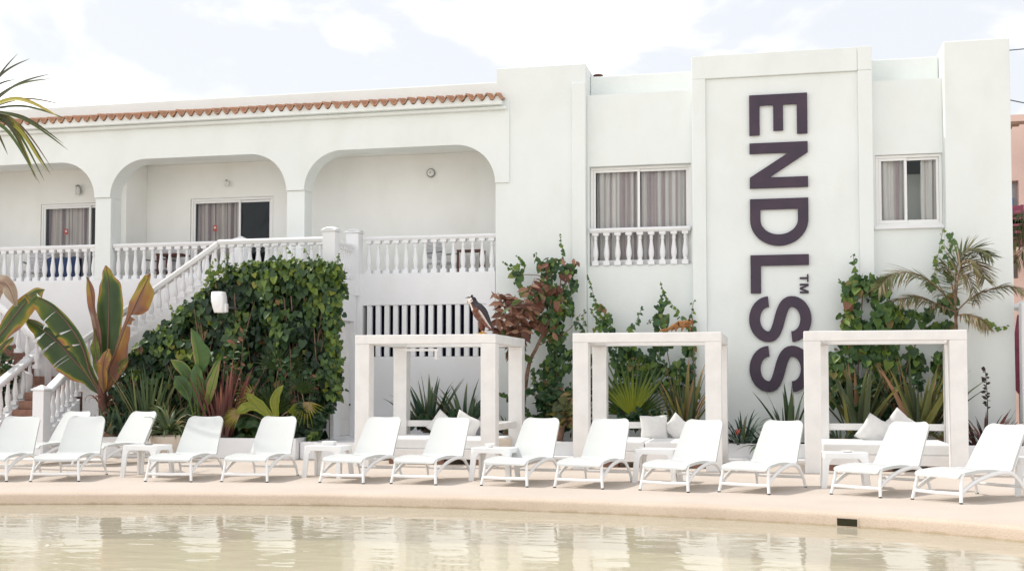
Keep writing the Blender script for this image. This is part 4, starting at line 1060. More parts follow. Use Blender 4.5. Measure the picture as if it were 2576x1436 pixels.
creeper('wall_creeper', 'green creeper on the wall seen inside the middle cabana, with thin shoots above it',
        [([(1536, 862), (1600, 850), (1700, 862), (1742, 862), (1750, 900), (1744, 960), (1748, 1000), (1690, 1010), (1640, 985), (1580, 990), (1530, 1000)], 520, -.12),
         ([(1476, 880), (1500, 880), (1500, 1090), (1476, 1090)], 60, -.3), ([(1650, 740), (1675, 740), (1685, 832), (1650, 832)], 36, -.4), ([(1505, 765), (1530, 770), (1545, 830), (1500, 830)], 34, -.4), ([(1725, 930), (1752, 930), (1760, 1010), (1735, 1010)], 40, -.4)],
        [([(1478, 690), (1490, 730), (1500, 770), (1520, 805), (1538, 830)], 26), ([(1615, 772), (1604, 800), (1590, 832)], 12), ([(1662, 708), (1668, 740), (1662, 780), (1660, 830)], 18), ([(1668, 735), (1690, 765), (1712, 800), (1740, 825)], 20), ([(1745, 758), (1740, 790), (1742, 832)], 8), ([(1484, 776), (1500, 800), (1520, 815)], 10), ([(1630, 815), (1645, 800), (1655, 790)], 8)],
        23.78, 22, [([(1560, 1060, .1), (1575, 950, .1), (1600, 860, 0)], .014), ([(1700, 1060, .1), (1690, 950, .1), (1662, 800, 0)], .014), ([(1740, 1060, .1), (1745, 900, .1), (1742, 800, 0)], .02)])
creeper('wall_creeper', 'bushy bright green creeper on the wall behind the cabana with the bare beam',
        [([(2122, 725), (2150, 700), (2200, 690), (2232, 702), (2240, 760), (2270, 800), (2300, 832), (2118, 835), (2128, 780)], 330, -.3), ([(2330, 770), (2395, 735), (2402, 800), (2392, 835), (2330, 835)], 110, -.2), ([(2230, 760), (2330, 790), (2330, 834), (2230, 834)], 50, -.05),
         ([(2085, 858), (2180, 858), (2190, 1000), (2085, 1010)], 250, -.25), ([(2180, 858), (2300, 858), (2310, 960), (2250, 1010), (2180, 1000)], 260, -.15), ([(2300, 858), (2392, 858), (2385, 930), (2350, 990), (2290, 960)], 120, .0)],
        [([(2146, 640), (2150, 670), (2155, 700)], 10), ([(2372, 578), (2362, 630), (2350, 690), (2345, 720)], 18), ([(2392, 590), (2388, 640), (2385, 700)], 12), ([(2104, 800), (2116, 795), (2126, 790)], 7), ([(2532, 822), (2505, 822), (2478, 808)], 9), ([(2110, 705), (2130, 715), (2140, 730)], 8), ([(2300, 790), (2270, 785), (2250, 770)], 10), ([(2405, 690), (2398, 640), (2388, 590)], 6)],
        23.74, 23, tones=(.3, .86), stems=[([(2150, 1080, .1), (2160, 900, .1), (2170, 740, .05)], .02), ([(2300, 1080, .1), (2280, 930, .1), (2360, 760, .05)], .018), ([(2245, 1080, .2), (2230, 900, .1), (2210, 760, .05)], .02)], size=.155)

# --- brown leaved shrub behind the bird cabana
rg = random.Random(31)
t = thing('brown_shrub', 'shrub with dry copper brown leaves rising behind the bird cabana', 'shrub', (U(1290, 22.95), 22.95, .3))
b = MB(); s = MB()
trunk = [onw(1300, 1085, 22.95), onw(1296, 1000, 22.95), onw(1282, 920, 22.95), onw(1290, 850, 22.95), onw(1292, 790, 22.95)]
s.tube(catmull(trunk, 5), [.035 - .0008 * i for i in range(21)], 8)
for tip in ((1252, 735), (1268, 742), (1296, 742), (1318, 770), (1330, 815), (1248, 800), (1310, 835), (1262, 835), (1285, 765), (1345, 700), (1300, 890), (1340, 760), (1330, 725)):
    a = onw(1288 + rg.uniform(-6, 6), 850 + rg.uniform(-20, 30), 22.95); e = onw(tip[0], tip[1], 22.95 + rg.uniform(-.3, .3))
    m2 = a.lerp(e, .5) + Vector((rg.uniform(-.1, .1), rg.uniform(-.1, .1), .05)); q = catmull([a, m2, e], 6)
    s.tube(q, [.014 - .0007 * i for i in range(len(q))], 6)
    for i in range(17):
        k = rg.random() ** .6 * (len(q) - 1.01); p = q[int(k)].lerp(q[int(k) + 1], k - int(k))
        ovate(b, p, rdir(rg, (0, -.8, .5), .6), rdir(rg, (rg.choice((-1, 1)), -.1, rg.uniform(-1.3, .3)), .35), rg.uniform(.18, .33), rg.uniform(.1, .9) if rg.random() > .06 else 1, asp=.23)
for k in range(9): ovate(b, onw(1290 + rg.uniform(-35, 35), 860 + rg.uniform(-30, 40), 22.9), rdir(rg, (0, -1, .2), .4), rdir(rg, (0, -.2, -1), .5), rg.uniform(.18, .26), 1)
b.build('leaves', M['brownleaf'], t, smooth=180, recalc=False); s.build('stems', M['bark'], t, smooth=60)

# --- broad blades (banana, strelitzia)
def blade(spine, wl, wr, fold=.25, tears=(), tone=None, seed=0, wave=.03, rib=.012, ribtone=.88, n=34, K=6, nh=(0, -1, .25)):
    """spine: 3D points base to tip; wl/wr: list of half widths (m) along the spine"""
    rg = random.Random(seed); b = MB()
    pts = catmull(spine, max(2, n // (len(spine) - 1))); m_ = len(pts); nh = Vector(nh).normalized()
    def W(l, t):
        x = t * (len(l) - 1); i = min(int(x), len(l) - 2); f_ = x - i; f_ = f_ * f_ * (3 - 2 * f_); return l[i] * (1 - f_) + l[i + 1] * f_
    for side, lst in ((-1, wl), (1, wr)):
        rows = []
        for i, p in enumerate(pts):
            t = i / (m_ - 1); tg = (pts[min(i + 1, m_ - 1)] - pts[max(i - 1, 0)]).normalized()
            sd = tg.cross(nh).normalized() * side; up = nh
            w = max(.002, W(lst, t))
            def row(shift):
                r_ = []
                for k in range(K + 1):
                    a = k / K
                    ph = mn.noise(Vector((t * 5 + seed, a * 1.5, side * 3.0))) * wave * a
                    q = p + sd * (w * a * math.cos(fold)) - up * (-w * a * math.sin(fold) * .6) + up * ph + tg * (w * .25 * a + shift * a ** .8) - up * (w * .25 * a * a)
                    tv = tone(t, a, side) if tone else .3
                    vein = .035 * math.sin(i * 2.3)
                    r_.append((q, max(0, min(1, tv + vein * a))))
                return r_
            tr = [x for x in tears if x[0] == side and abs(x[1] - t) < .5 / (m_ - 1)]
            if tr: rows.append((row(-tr[0][2]), row(tr[0][2])))
            else: r0 = row(0); rows.append((r0, r0))
        for i in range(m_ - 1):
            lo, hi = rows[i][1], rows[i + 1][0]; vs = [x[0] for x in lo] + [x[0] for x in hi]; tn = [x[1] for x in lo] + [x[1] for x in hi]
            b.add(vs, [(k, k + 1, K + 1 + k + 1, K + 1 + k) for k in range(K)], tn)
    b2 = [p - nh * -.0 for p in pts]
    b.tube([p + nh * .004 for p in pts], [rib * (1.05 - .9 * i / (m_ - 1)) for i in range(m_)], 7, tone=ribtone)
    return b
def pxs(l, w, dw=None):
    return [onw(p[0], p[1], w + (p[2] if len(p) > 2 else 0)) for p in l]
PXM = .0081
def btone(base, edge, seed, tipb=0.0, es=.62, patch=.75):
    def f(t, a, s):
        nz = mn.noise(Vector((t * 4.2, a * 1.6 + s * 4, seed * 3.7)))
        n2 = mn.noise(Vector((t * 9, a * 4 + s * 4, seed * 1.3)))
        v = base + .17 * nz + .07 * n2
        e = max(0, (a - es - .3 * nz) / (1 - es)); v += edge * min(1.1, e) ** 1.2
        v += tipb * max(0, (t - .72) / .28)
        v += patch * max(0, mn.noise(Vector((t * 5.5, a * 1.3 + s * 6, seed * 2.1 + 5))) + .12) * a ** 1.5
        return v
    return f
t = thing('banana_plant', 'banana plant with big torn green and orange leaves beside the stairs', 'banana plant', (U(260, 21.9), 21.9, .35))
BW = 21.9
stem = pxs([(262, 1092), (262, 1040), (258, 1000), (256, 965), (258, 930)], BW)
b = MB(); q = catmull(stem, 6); b.tube(q, [.125 - .0028 * i for i in range(len(q))], 14); b.build('trunk', M['stalk'], t, smooth=60)
b = MB(); rg = random.Random(5)
for k in range(16):
    a = rg.uniform(0, 6.28); z = stem[1].z + rg.uniform(-.2, .35)
    ribbon(b, (stem[1].x + math.cos(a) * .10, BW + math.sin(a) * .10, z), a, R(rg.uniform(20, 80)), rg.uniform(.2, .5), rg.uniform(.05, .11), rg.uniform(2, 4), rg.uniform(.3, .9), 7, .5, roll=rg.uniform(-.6, .6))
b.build('dry_sheath', M['brownleaf'], t, smooth=180, recalc=False)
px = lambda *l: [v * PXM for v in l]
LV = [  # spine pixels (x, y, depth), left widths, right widths, fold, tears, tone
    ([(254, 985, 0), (228, 940, -.1), (212, 885, -.2), (188, 838, -.3), (150, 790, -.35), (108, 757, -.4), (62, 741, -.4)], px(4, 10, 28, 46, 46, 42, 28, 3), px(4, 6, 10, 10, 10, 9, 6, 2), .15, [(-1, .53, .03), (-1, .41, .035), (-1, .71, .012)], btone(.20, .24, 1, .25)),
    ([(252, 992, 0), (224, 948, .05), (186, 905, 0), (148, 864, 0), (108, 830, 0), (62, 800, 0)], px(4, 20, 44, 54, 50, 38, 20, 3), px(4, 14, 24, 22, 20, 20, 12, 2), .2, [(-1, .62, .03), (-1, .76, .035), (1, .8, .03), (-1, .45, .012)], btone(.15, .34, 2, .15)),
    ([(263, 960, .1), (270, 900, .1), (273, 830, .1), (275, 750, .1), (272, 700, .12), (266, 668, .12)], px(3, 24, 33, 38, 30, 16, 2), px(3, 20, 34, 40, 34, 14, 2), .3, [], btone(.22, .42, 3, .4, .78)),
    ([(258, 955, 0), (252, 890, -.05), (246, 840, -.05), (238, 790, -.05), (230, 740, -.05), (220, 697, -.05)], px(2, 3, 7, 12, 16, 13, 2), px(2, 4, 9, 9, 5, 10, 2), .5, [], lambda t, a, s: (.86 if s > 0 else .90) - .40 * max(0, t - .58) / .42 * (1.2 if s < 0 else .2) + .1 * mn.noise(Vector((t * 6, a, 1)))),
    ([(263, 985, -.1), (272, 935, -.12), (290, 890, -.15), (312, 830, -.2), (333, 783, -.2), (352, 742, -.2), (369, 708, -.2), (377, 689, -.2)], px(3, 5, 5, 8, 8, 22, 20, 12, 3), px(3, 30, 38, 24, 10, 38, 36, 8, 4), .25, [(1, .55, .05), (1, .46, .03)], (lambda t, a, s: .76 + .34 * mn.noise(Vector((t * 3.3, a * 1.8 + s * 3, 4.4))) - (.16 if .62 < t < .9 else 0) * a)),
    ([(256, 965, -.05), (246, 920, -.1), (240, 880, -.1), (236, 826, -.1)], px(2, 12, 12, 2), px(2, 13, 13, 1), .3, [], lambda t, a, s: .38 + .2 * max(0, t - .5) + .05 * mn.noise(Vector((t * 5, a, 9)))),
    ([(262, 990, -.15), (258, 940, -.3), (262, 905, -.35), (272, 878, -.3)], px(3, 16, 18, 4), px(3, 14, 20, 6), .35, [], (lambda t, a, s: .66 + .26 * mn.noise(Vector((t * 3, a * 2 + s * 3, 7.7))) + .2 * max(0, a - .7))),
    ([(266, 985, -.05), (285, 945, -.1), (302, 918, -.15), (322, 900, -.2)], px(3, 16, 16, 2), px(3, 18, 20, 2), .25, [], (lambda t, a, s: .46 + .5 * max(0, a - .35) + .2 * mn.noise(Vector((t * 3, a * 2 + s * 3, 8.7))))),
    ([(262, 960, .2), (282, 900, .3), (296, 850, .3), (292, 818, .3)], px(3, 14, 16, 3), px(3, 20, 18, 3), .3, [], btone(.5, .38, 9, .1, .3)),
]
for i, (sp, wl, wr, fo, te, tn) in enumerate(LV):
    blade(pxs(sp, BW), wl, wr, fo, te, tn, seed=i + 1, wave=.07 if i not in (2,) else .03, rib=.022).build('leaf', M['banana'], t, smooth=180, recalc=False)
# second banana mostly outside the frame at the left
t = thing('banana_plant', 'banana leaves reaching in at the left picture edge above the lower stairs', 'banana plant', (U(-60, 21.6), 21.6, .0))
b = MB(); q = catmull(pxs([(-60, 1100), (-58, 1000), (-50, 930)], 21.6), 6); b.tube(q, [.12 - .004 * i for i in range(len(q))], 12); b.build('trunk', M['stalk'], t, smooth=60)
for i, (sp, wl, wr, fo, te, tn) in enumerate([
    ([(-52, 935, 0), (-30, 880, 0), (10, 830, -.05), (45, 785, -.1), (80, 745, -.1), (112, 728, -.1)], px(4, 10, 19, 26, 25, 16, 2), px(4, 10, 24, 36, 34, 22, 3), .25, [(1, .86, .03)], btone(.30, .30, 21, .2, .55)),
    ([(-56, 935, -.1), (-50, 850, -.1), (-30, 770, -.15), (-5, 715, -.15), (20, 720, -.2), (40, 770, -.25)], px(4, 20, 30, 26, 20, 16, 3), px(4, 20, 28, 24, 22, 18, 3), .2, [], btone(.97, .03, 22, .1, .5, .1)),
    ([(-48, 930, -.1), (-20, 895, -.15), (10, 868, -.15), (34, 848, -.15)], px(3, 12, 12, 2), px(3, 12, 13, 2), .3, [], btone(.36, .1, 23))]):
    blade(pxs(sp, 21.6), wl, wr, fo, te, tn, seed=i + 31, wave=.06, rib=.02).build('leaf', M['banana'], t, smooth=180, recalc=False)
# strelitzia
t = thing('strelitzia_plant', 'strelitzia with one tall upright paddle leaf in front of the hedge', 'plant', (U(502, 21.75), 21.75, .35))
for i, (sp, wl, wr, fo, tn) in enumerate([
    ([(503, 1085, 0), (502, 1000, 0), (502, 935, 0), (500, 905, -.02), (494, 870, -.05), (481, 826, -.05)], px(1.5, 1.5, 2, 12, 14, 12, 2), px(1.5, 1.5, 8, 34, 38, 22, 2), .55, lambda t, a, s: (.5 if s > 0 else .62) + (.4 if s < 0 and a > .8 else 0) + .06 * mn.noise(Vector((t * 6, a * 2, 1)))),
    ([(496, 1085, 0), (488, 1000, 0), (478, 960, 0), (462, 930, -.05), (430, 905, -.1)], px(1.5, 1.5, 3, 16, 14, 2), px(1.5, 1.5, 3, 18, 16, 2), .5, btone(.42, .4, 42, .3, .75)),
    ([(500, 1085, 0), (498, 1020, -.05), (496, 980, -.08), (494, 950, -.1), (492, 915, -.1)], px(1.5, 2, 16, 22, 16, 2), px(1.5, 2, 18, 22, 16, 2), .3, btone(.42, .05, 43)),
    ([(508, 1085, 0), (514, 1010, -.05), (524, 975, -.1), (538, 935, -.15), (556, 898, -.15)], px(1.5, 2, 10, 14, 10, 1), px(1.5, 2, 12, 16, 10, 1), .5, btone(.45, .1, 44)),
    ([(506, 1085, -.1), (516, 1030, -.15), (528, 990, -.2), (540, 950, -.2), (552, 908, -.2)], px(1.5, 2, 12, 16, 10, 1), px(1.5, 2, 10, 12, 8, 1), .4, btone(.78, .05, 45)),
    ([(494, 1085, -.1), (480, 1020, -.1), (468, 985, -.1), (455, 965, -.15), (440, 945, -.15)], px(1.5, 2, 16, 18, 2), px(1.5, 2, 18, 20, 2), .3, btone(.25, .1, 46)),
    ([(508, 1085, .05), (520, 1020, .1), (524, 985, .1), (520, 955, .1)], px(1.5, 2, 16, 14, 2), px(1.5, 2, 16, 16, 2), .3, btone(.35, .1, 47))]):
    blade(pxs(sp, 21.60), wl, wr, fo, (), tn, seed=i + 51, wave=.03, rib=.012, ribtone=.75, n=30).build('leaf', M['strel'], t, smooth=180, recalc=False)
# --- strap leaved plants
SG = 'strap leaved plants in the beds'
strap_plant('flax_plant', 'upright grey green flax between the banana plant and the strelitzia', 372, 1085, 21.52, 46, 1.5, .070, 'strap', (58, 90), (.05, .5), 61, SG, spread=.22)
strap_plant('flax_plant', 'upright bronze red flax at the right of the strelitzia', 555, 1092, 21.55, 60, 1.5, .085, 'redflax', (60, 90), (.02, .35), 62, SG, spread=.24)
strap_plant('strap_plant', 'low dark strap leaved clump at the foot of the banana plant', 272, 1088, 21.45, 60, .70, .075, 'agave', (25, 80), (.3, 1.2), 63, SG, spread=.28)
strap_plant('strap_plant', 'low dark clump right of the banana plant behind the shaded lounger', 318, 1088, 21.5, 50, .72, .065, 'agave', (30, 85), (.2, 1.1), 64, SG, spread=.22)
strap_plant('spilling_plant', 'arching green strap leaves spilling over the cream round pot', 425, 1085, 20.6, 46, .72, .075, 'strap', (15, 80), (.9, 2.4), 65, SG, zmin=.42, spread=.14, tones=(.25, .7))
strap_plant('strap_plant', 'arching green clump in the bed behind the cream round pot', 420, 1070, 21.5, 40, .80, .06, 'strap', (30, 85), (.5, 1.6), 66, SG, spread=.2, tones=(.2, .7))
strap_plant('agave_plant', 'dark strap leaved agave behind the left half of the bird cabana', 1080, 1080, 23.1, 34, 1.22, .095, 'agave', (45, 88), (.1, .8), 67, SG, spread=.18, tones=(.25, .95), dead=.05)
strap_plant('agave_plant', 'broad leaved agave behind the right half of the bird cabana', 1168, 1080, 23.1, 30, 1.12, .125, 'agave', (45, 88), (.1, .7), 68, SG, spread=.16, tones=(.25, .95), dead=.08)
strap_plant('agave_plant', 'small agave seen through the open side of the bird cabana', 1275, 1085, 23.0, 20, .5, .07, 'agave', (20, 80), (.3, 1.0), 69, SG)
strap_plant('flax_plant', 'striped yellow green flax inside the right half of the middle cabana view', 1722, 1080, 23.0, 40, 1.42, .10, 'phorm', (52, 90), (.05, .55), 70, SG, spread=.22)
strap_plant('strap_plant', 'low dry strap clump between fan palm and striped flax in the middle cabana view', 1655, 1080, 22.95, 26, .75, .06, 'phorm', (25, 80), (.3, 1.2), 71, SG)
strap_plant('agapanthus', 'dark arching clump with a red flower spot right of the middle cabana', 1868, 1118, 22.95, 40, .80, .060, 'agave', (30, 86), (.6, 1.7), 72, SG, spread=.2)
strap_plant('agapanthus', 'rosette of narrow dark leaves hanging over the planter below the sign', 1928, 1115, 22.85, 46, .62, .055, 'agave', (5, 70), (.7, 1.9), 73, SG, spread=.12)
strap_plant('flax_plant', 'upright green flax under the last letter of the sign', 1985, 1110, 23.1, 22, 1.15, .09, 'strap', (60, 90), (.05, .4), 74, SG, tones=(.1, .5), dead=.05)
strap_plant('flax_plant', 'large striped flax in the left half of the bare beam cabana view', 2160, 1085, 23.05, 48, 1.40, .11, 'phorm', (50, 90), (.05, .55), 75, SG, spread=.24, dead=.2, tones=(.15, .78))
strap_plant('flax_plant', 'large striped flax in the right half of the bare beam cabana view', 2310, 1085, 23.05, 54, 1.48, .11, 'phorm', (50, 90), (.05, .55), 76, SG, spread=.30, dead=.2, tones=(.15, .78))
strap_plant('agave_plant', 'low blue green rosette below the back rail of the bare beam cabana', 2112, 1108, 22.9, 40, .50, .05, 'agave', (5, 75), (.3, 1.2), 77, SG, spread=.16)
strap_plant('strap_plant', 'low striped leaves under the back rail at the right of the bare beam cabana', 2375, 1100, 22.9, 24, .55, .07, 'phorm', (10, 70), (.2, 1.0), 78, SG)
cp = strap_plant('cordyline', 'bronze cordyline with a dark flower stalk under the corner tower', 2483, 1125, 22.9, 40, .85, .06, 'redflax', (35, 88), (.1, .9), 79, SG, tones=(.0, .6), spread=.2)
b = MB(); rg = random.Random(80); s0 = onw(2484, 1090, 22.9); s1_ = onw(2478, 925, 22.9); q = catmull([s0, s0.lerp(s1_, .5) + Vector((.02, 0, 0)), s1_], 8); b.tube(q, [.012 - .0005 * i for i in range(len(q))], 6)
for i in range(26):
    p = q[6].lerp(q[-1], i / 25); d = rdir(rg, (rg.choice((-1, 1)), -.2, .5), .4); ovate(b, p, rdir(rg, (0, -1, .3), .4), d, rg.uniform(.05, .12), .1, asp=.3)
b.build('flower_stalk', pmat('dark_dry_stalk', (.045, .03, .028), .8, .3, 20), cp, recalc=False)
fl = MB(); c = onw(1857, 1085, 22.7)
for k in range(14): ovate(fl, c + Vector((rg.uniform(-.04, .04), rg.uniform(-.03, .03), rg.uniform(-.06, .04))), rdir(rg, (0, -1, .3), .6), rdir(rg, (0, 0, 1), .8), .042, .5)
for o_ in bpy.data.objects:
    if o_.get('label', '').startswith('dark arching clump with a red'): fl.build('flower', pmat('red_petal', (.5, .06, .03), .6), o_, recalc=False)
# --- fan palms
def fan_leaf(b, c, d, nr, L, n, span, tone, rg, solid=.40, droop=.3, dry=.12):
    d = d.normalized(); sd = d.cross(nr).normalized(); nr = sd.cross(d).normalized()
    for k in range(n):
        a = R(-span + 2 * span * (k + .5) / n); da = R(span / n)
        l = L * (.80 + .2 * math.cos(a)) * rg.uniform(.9, 1.05); e = d * math.cos(a) + sd * math.sin(a)
        ea = d * math.cos(a - da) + sd * math.sin(a - da); eb = d * math.cos(a + da) + sd * math.sin(a + da)
        r1 = l * solid * rg.uniform(.85, 1.15); lift = nr * .015
        tn = tone + rg.uniform(-.08, .08); tt = .95 if rg.random() < dry else tn - .12
        dr = Vector((0, 0, -1)) * droop * l
        p1 = c + e * r1 + lift * 1.6; w = (eb - ea).length * r1 * .42
        s2 = (eb - ea).normalized()
        m1 = c + e * (l * .8) + dr * .22; tp = c + e * l + dr * .55
        vs = [c, c + ea * r1 * .98, p1, c + eb * r1 * .98, m1 - s2 * w * .55, m1 + lift * .5, m1 + s2 * w * .55, tp]
        b.add(vs, [(0, 1, 2), (0, 2, 3), (1, 4, 5, 2), (2, 5, 6, 3), (4, 7, 5), (5, 7, 6)], [min(1, max(0, x)) for x in (tone + .28, tn + .02, tn + .10, tn + .02, tn - .24, tn - .18, tn - .24, tt - .1)])
def fan_palm(label, px, py, w, leaves, seed, name='fan_palm', zmin=.28):
    rg = random.Random(seed); c = onw(px, py, w); c.z = max(c.z, zmin); t = thing(name, label, 'palm', c, 'fan palms in the beds'); b = MB(); s = MB()
    for (hx, hy, dw, L, n, span, tone, dx, dz, dr) in leaves:
        h = onw(hx, hy, w + dw); mid = c.lerp(h, .5) + Vector((0, 0, .05))
        s.tube(catmull([c, mid, h], 5), .011, 6); d = Vector((dx, -.25, dz)); nr = Vector((.1, -1, .5 if dz > 0 else .9))
        fan_leaf(b, h, d, nr, L, n, span, tone, rg, droop=dr)
    b.build('leaves', M['fan'], t, smooth=None, recalc=False); s.build('stems', M['bark'], t, smooth=60); return t
fan_palm('fan palm with a bright yellow green fan seen through the middle cabana', 1592, 1065, 22.95, [(1590, 1050, -.12, 1.35, 15, 44, .50, -.06, 1, .10), (1606, 1046, .05, .95, 12, 40, .25, .65, .9, .25), (1576, 1046, .05, .85, 11, 40, .35, -.75, .8, .3)], 91)
fp = fan_palm('fan palm with glowing yellow leaves and a withered fan', 690, 1075, 21.52, [(690, 1040, .05, .78, 22, 62, .18, .42, 1, .18), (684, 1036, .12, .70, 18, 70, .05, -.25, 1, .25), (606, 1036, -.25, .42, 16, 60, .93, -.9, -.4, .3), (640, 1000, .0, .42, 10, 60, .9, -.9, .5, .4), (724, 1034, -.1, .45, 8, 40, .5, .9, .2, .7)], 92)
for sp_, wl_, wr_, sd_ in (([(692, 1062, -.2), (693, 1040, -.22), (690, 1010, -.25), (700, 985, -.25), (713, 968, -.22)], px(1.5, 8, 13, 9, 1), px(1.5, 10, 14, 8, 1), 1), ([(690, 1060, -.15), (674, 1040, -.2), (655, 1022, -.22), (636, 1004, -.25), (622, 990, -.25)], px(1.5, 12, 16, 12, 3), px(1.5, 10, 14, 10, 3), 2), ([(662, 1040, -.2), (640, 1022, -.25), (615, 1022, -.3), (594, 1040, -.32)], px(1.5, 12, 18, 3), px(1.5, 9, 10, 3), 3)):
    blade(pxs(sp_, 21.52), wl_, wr_, .35, (), (lambda t, a, s: .66 + .10 * math.sin(a * 9) + .1 * mn.noise(Vector((t * 4, a * 3, s))) + .2 * max(0, a - .85)), seed=70 + sd_, wave=.03, rib=.006, ribtone=.9, n=24).build('leaf', M['fan'], fp, smooth=180, recalc=False)
fan_palm('small fan palm with a dry drooping fan at the hedge corner', 775, 1075, 21.6, [(770, 1010, -.1, .45, 14, 80, .9, .1, -1, .3), (760, 990, 0, .5, 14, 70, .15, .2, 1, .35)], 93)
fan_palm('dark fan of narrow leaves growing out of the hedge face', 690, 1000, 21.8, [(700, 930, -.05, .62, 20, 85, .05, 0, 1, .3), (735, 925, -.05, .5, 14, 60, .05, .6, .8, .35)], 94)
# broad dark lobed leaves low in the bed
t = thing('broad_leaf_plant', 'dark lobed leaves low in the bed between two front loungers', 'plant', (U(630, 21.55), 21.55, .35)); b = MB(); rg = random.Random(95)
for k in range(26):
    p = onw(rg.uniform(610, 668), rg.uniform(1035, 1095), 21.5 + rg.uniform(-.05, .25)); ovate(b, p, rdir(rg, (0, -1, .4), .4), rdir(rg, (rg.uniform(-1, 1), -.3, -.6), .3), rg.uniform(.18, .3), rg.uniform(.05, .35), asp=.36)
b.build('leaves', M['strel'], t, smooth=180, recalc=False)
t = thing('young_shrub', 'thin reddish and green shoots standing before the hedge face', 'shrub', (U(575, 21.7), 21.7, .35)); b = MB(); s = MB()
for (x0, y0, x1, y1) in ((560, 1085, 590, 850), (585, 1085, 612, 830), (600, 1080, 560, 900), (720, 1060, 730, 880), (740, 1060, 700, 900), (765, 1060, 782, 930)):
    q = catmull([onw(x0, y0, 21.75), onw((x0 + x1) / 2 + 6, (y0 + y1) / 2, 21.68), onw(x1, y1, 21.6)], 8); s.tube(q, [.011 - .0004 * i for i in range(len(q))], 6)
    for i in range(34):
        k = (.25 + .75 * rg.random()) * (len(q) - 1.01); ovate(b, q[int(k)].lerp(q[int(k) + 1], k - int(k)), rdir(rg, (0, -.8, .6), .5), rdir(rg, (rg.choice((-1, 1)), -.3, .1), .5), rg.uniform(.08, .17), rg.uniform(.1, .6) if rg.random() > .2 else 1, asp=.3)
b.build('leaves', M['ivy2'], t, smooth=180, recalc=False); s.build('stems', M['bark'], t, smooth=60)
# small bushes that fill the bed soil
def bush(name, label, px, py, w, rx, rz, n, size, mat, seed, tones=(.1, .7), ry=.25, shape=ovate):
    rg = random.Random(seed); c = onw(px, py, w); c.z = max(c.z, .3); t = thing(name, label, 'shrub', (c.x, c.y, c.z)); b = MB(); s = MB()
    for k in range(max(5, n // 22)):
        e = c + Vector((rg.uniform(-rx, rx) * .9, rg.uniform(-ry, ry), rg.uniform(.3, 1) * rz)); q = catmull([c, c.lerp(e, .5) + Vector((0, 0, .06)), e], 5); s.tube(q, .008, 5)
        for i in range(22):
            kk = (.2 + .8 * rg.random()) * (len(q) - 1.01); p = q[int(kk)].lerp(q[int(kk) + 1], kk - int(kk))
            shape(b, p, rdir(rg, (0, -.7, .7), .5), rdir(rg, (rg.choice((-1, 1)), -.3, 0), .6), size * rg.uniform(.6, 1.2), rg.uniform(*tones))
    b.build('leaves', M[mat], t, smooth=180, recalc=False); s.build('stems', M['bark'], t, smooth=60); return t
bush('low_shrub', 'dark green shrub beside the terracotta pot between the cabanas', 1385, 1070, 23.0, .5, .75, 260, .17, 'ivy2', 101, (.05, .5))
bush('potted_shrub', 'shrub growing in the terracotta pot between the cabanas', 1395, 1045, 23.1, .4, .6, 150, .15, 'ivy2', 102, (.1, .5))
bush('croton_shrub', 'yellow and orange leaved shrub left of the middle cabana post', 1428, 1075, 22.9, .28, .75, 90, .26, 'phorm', 103, (.3, .95))
bush('low_shrub', 'low dark leaves at the lower right corner of the hedge', 795, 1080, 21.6, .35, .55, 170, .14, 'ivy', 104, (.05, .5), shape=heart)
bush('low_shrub', 'dark shrub behind the left stair rail at the picture edge', -18, 1075, 22.6, .5, 1.75, 420, .15, 'ivy2', 105, (.05, .6))
bush('dry_shrub', 'withered orange leaves above the dark shrub at the left picture edge', 8, 975, 22.6, .3, .5, 60, .18, 'phorm', 106, (.55, 1))
0 and bush('bowl_plant', 'leafy plant growing in the cream tapered bowl', 1262, 1095, 19.3, .28, .42, 110, .12, 'ivy2', 107, (.05, .5))
bush('low_shrub', 'dark green shrub under the flax in the bird cabana view', 1110, 1085, 22.9, .8, .45, 300, .16, 'ivy2', 108, (.0, .4))
bush('low_shrub', 'dark green shrub under the fan palm in the middle cabana view', 1600, 1085, 22.9, .7, .55, 260, .15, 'ivy2', 109, (.0, .45))
bush('low_shrub', 'dark foliage between the two striped flax clumps', 2240, 1085, 23.2, .7, 1.1, 340, .15, 'ivy2', 110, (.0, .4))
# --- date palm behind the bare beam cabana
def frond(b, s, pts, Ll, n, tone, rg, w=.028, hang=.8, rad=.014):
    q = catmull(pts, 10); m_ = len(q); s.tube(q, [rad * (1.05 - .85 * i / (m_ - 1)) for i in range(m_)], 6)
    for i in range(n):
        f_ = .18 + .82 * i / (n - 1); k = f_ * (m_ - 1.01); p = q[int(k)].lerp(q[int(k) + 1], k - int(k)); tg = (q[int(k) + 1] - q[int(k)]).normalized()
        for sd in (-1, 1):
            side = tg.cross(Vector((0, -.45, 1))).normalized() * sd
            d = (tg * .75 + side * .85 + Vector((0, 0, -hang * .35)) + Vector((rg.gauss(0, .12), rg.gauss(0, .12), rg.gauss(0, .12)))).normalized()
            az = math.atan2(d.y, d.x); el = math.asin(max(-1, min(1, d.z)))
            ribbon(b, p, az, el, Ll * (.65 + .7 * math.sin(math.pi * min(.95, f_ * .9 + .08))) * rg.uniform(.8, 1.1), w, rg.uniform(.15, .9) * hang, tone + rg.uniform(-.3, .2), 5, .4, tip=min(1, tone + .2), roll=rg.uniform(-.6, .6))
rg = random.Random(121); DW = 22.95
t = thing('date_palm', 'slender date palm with dry brown fronds behind the cabana with the bare beam', 'palm', (U(2405, DW), DW, .3)); b = MB(); s = MB(); tr = MB()
q = catmull(pxs([(2410, 1090), (2407, 960), (2406, 860), (2404, 780)], DW), 10); tr.tube(q, [.045 + .006 * (i % 3 == 0) - .0007 * i for i in range(len(q))], 10); tr.build('trunk', M['palmbark'], t, smooth=50)
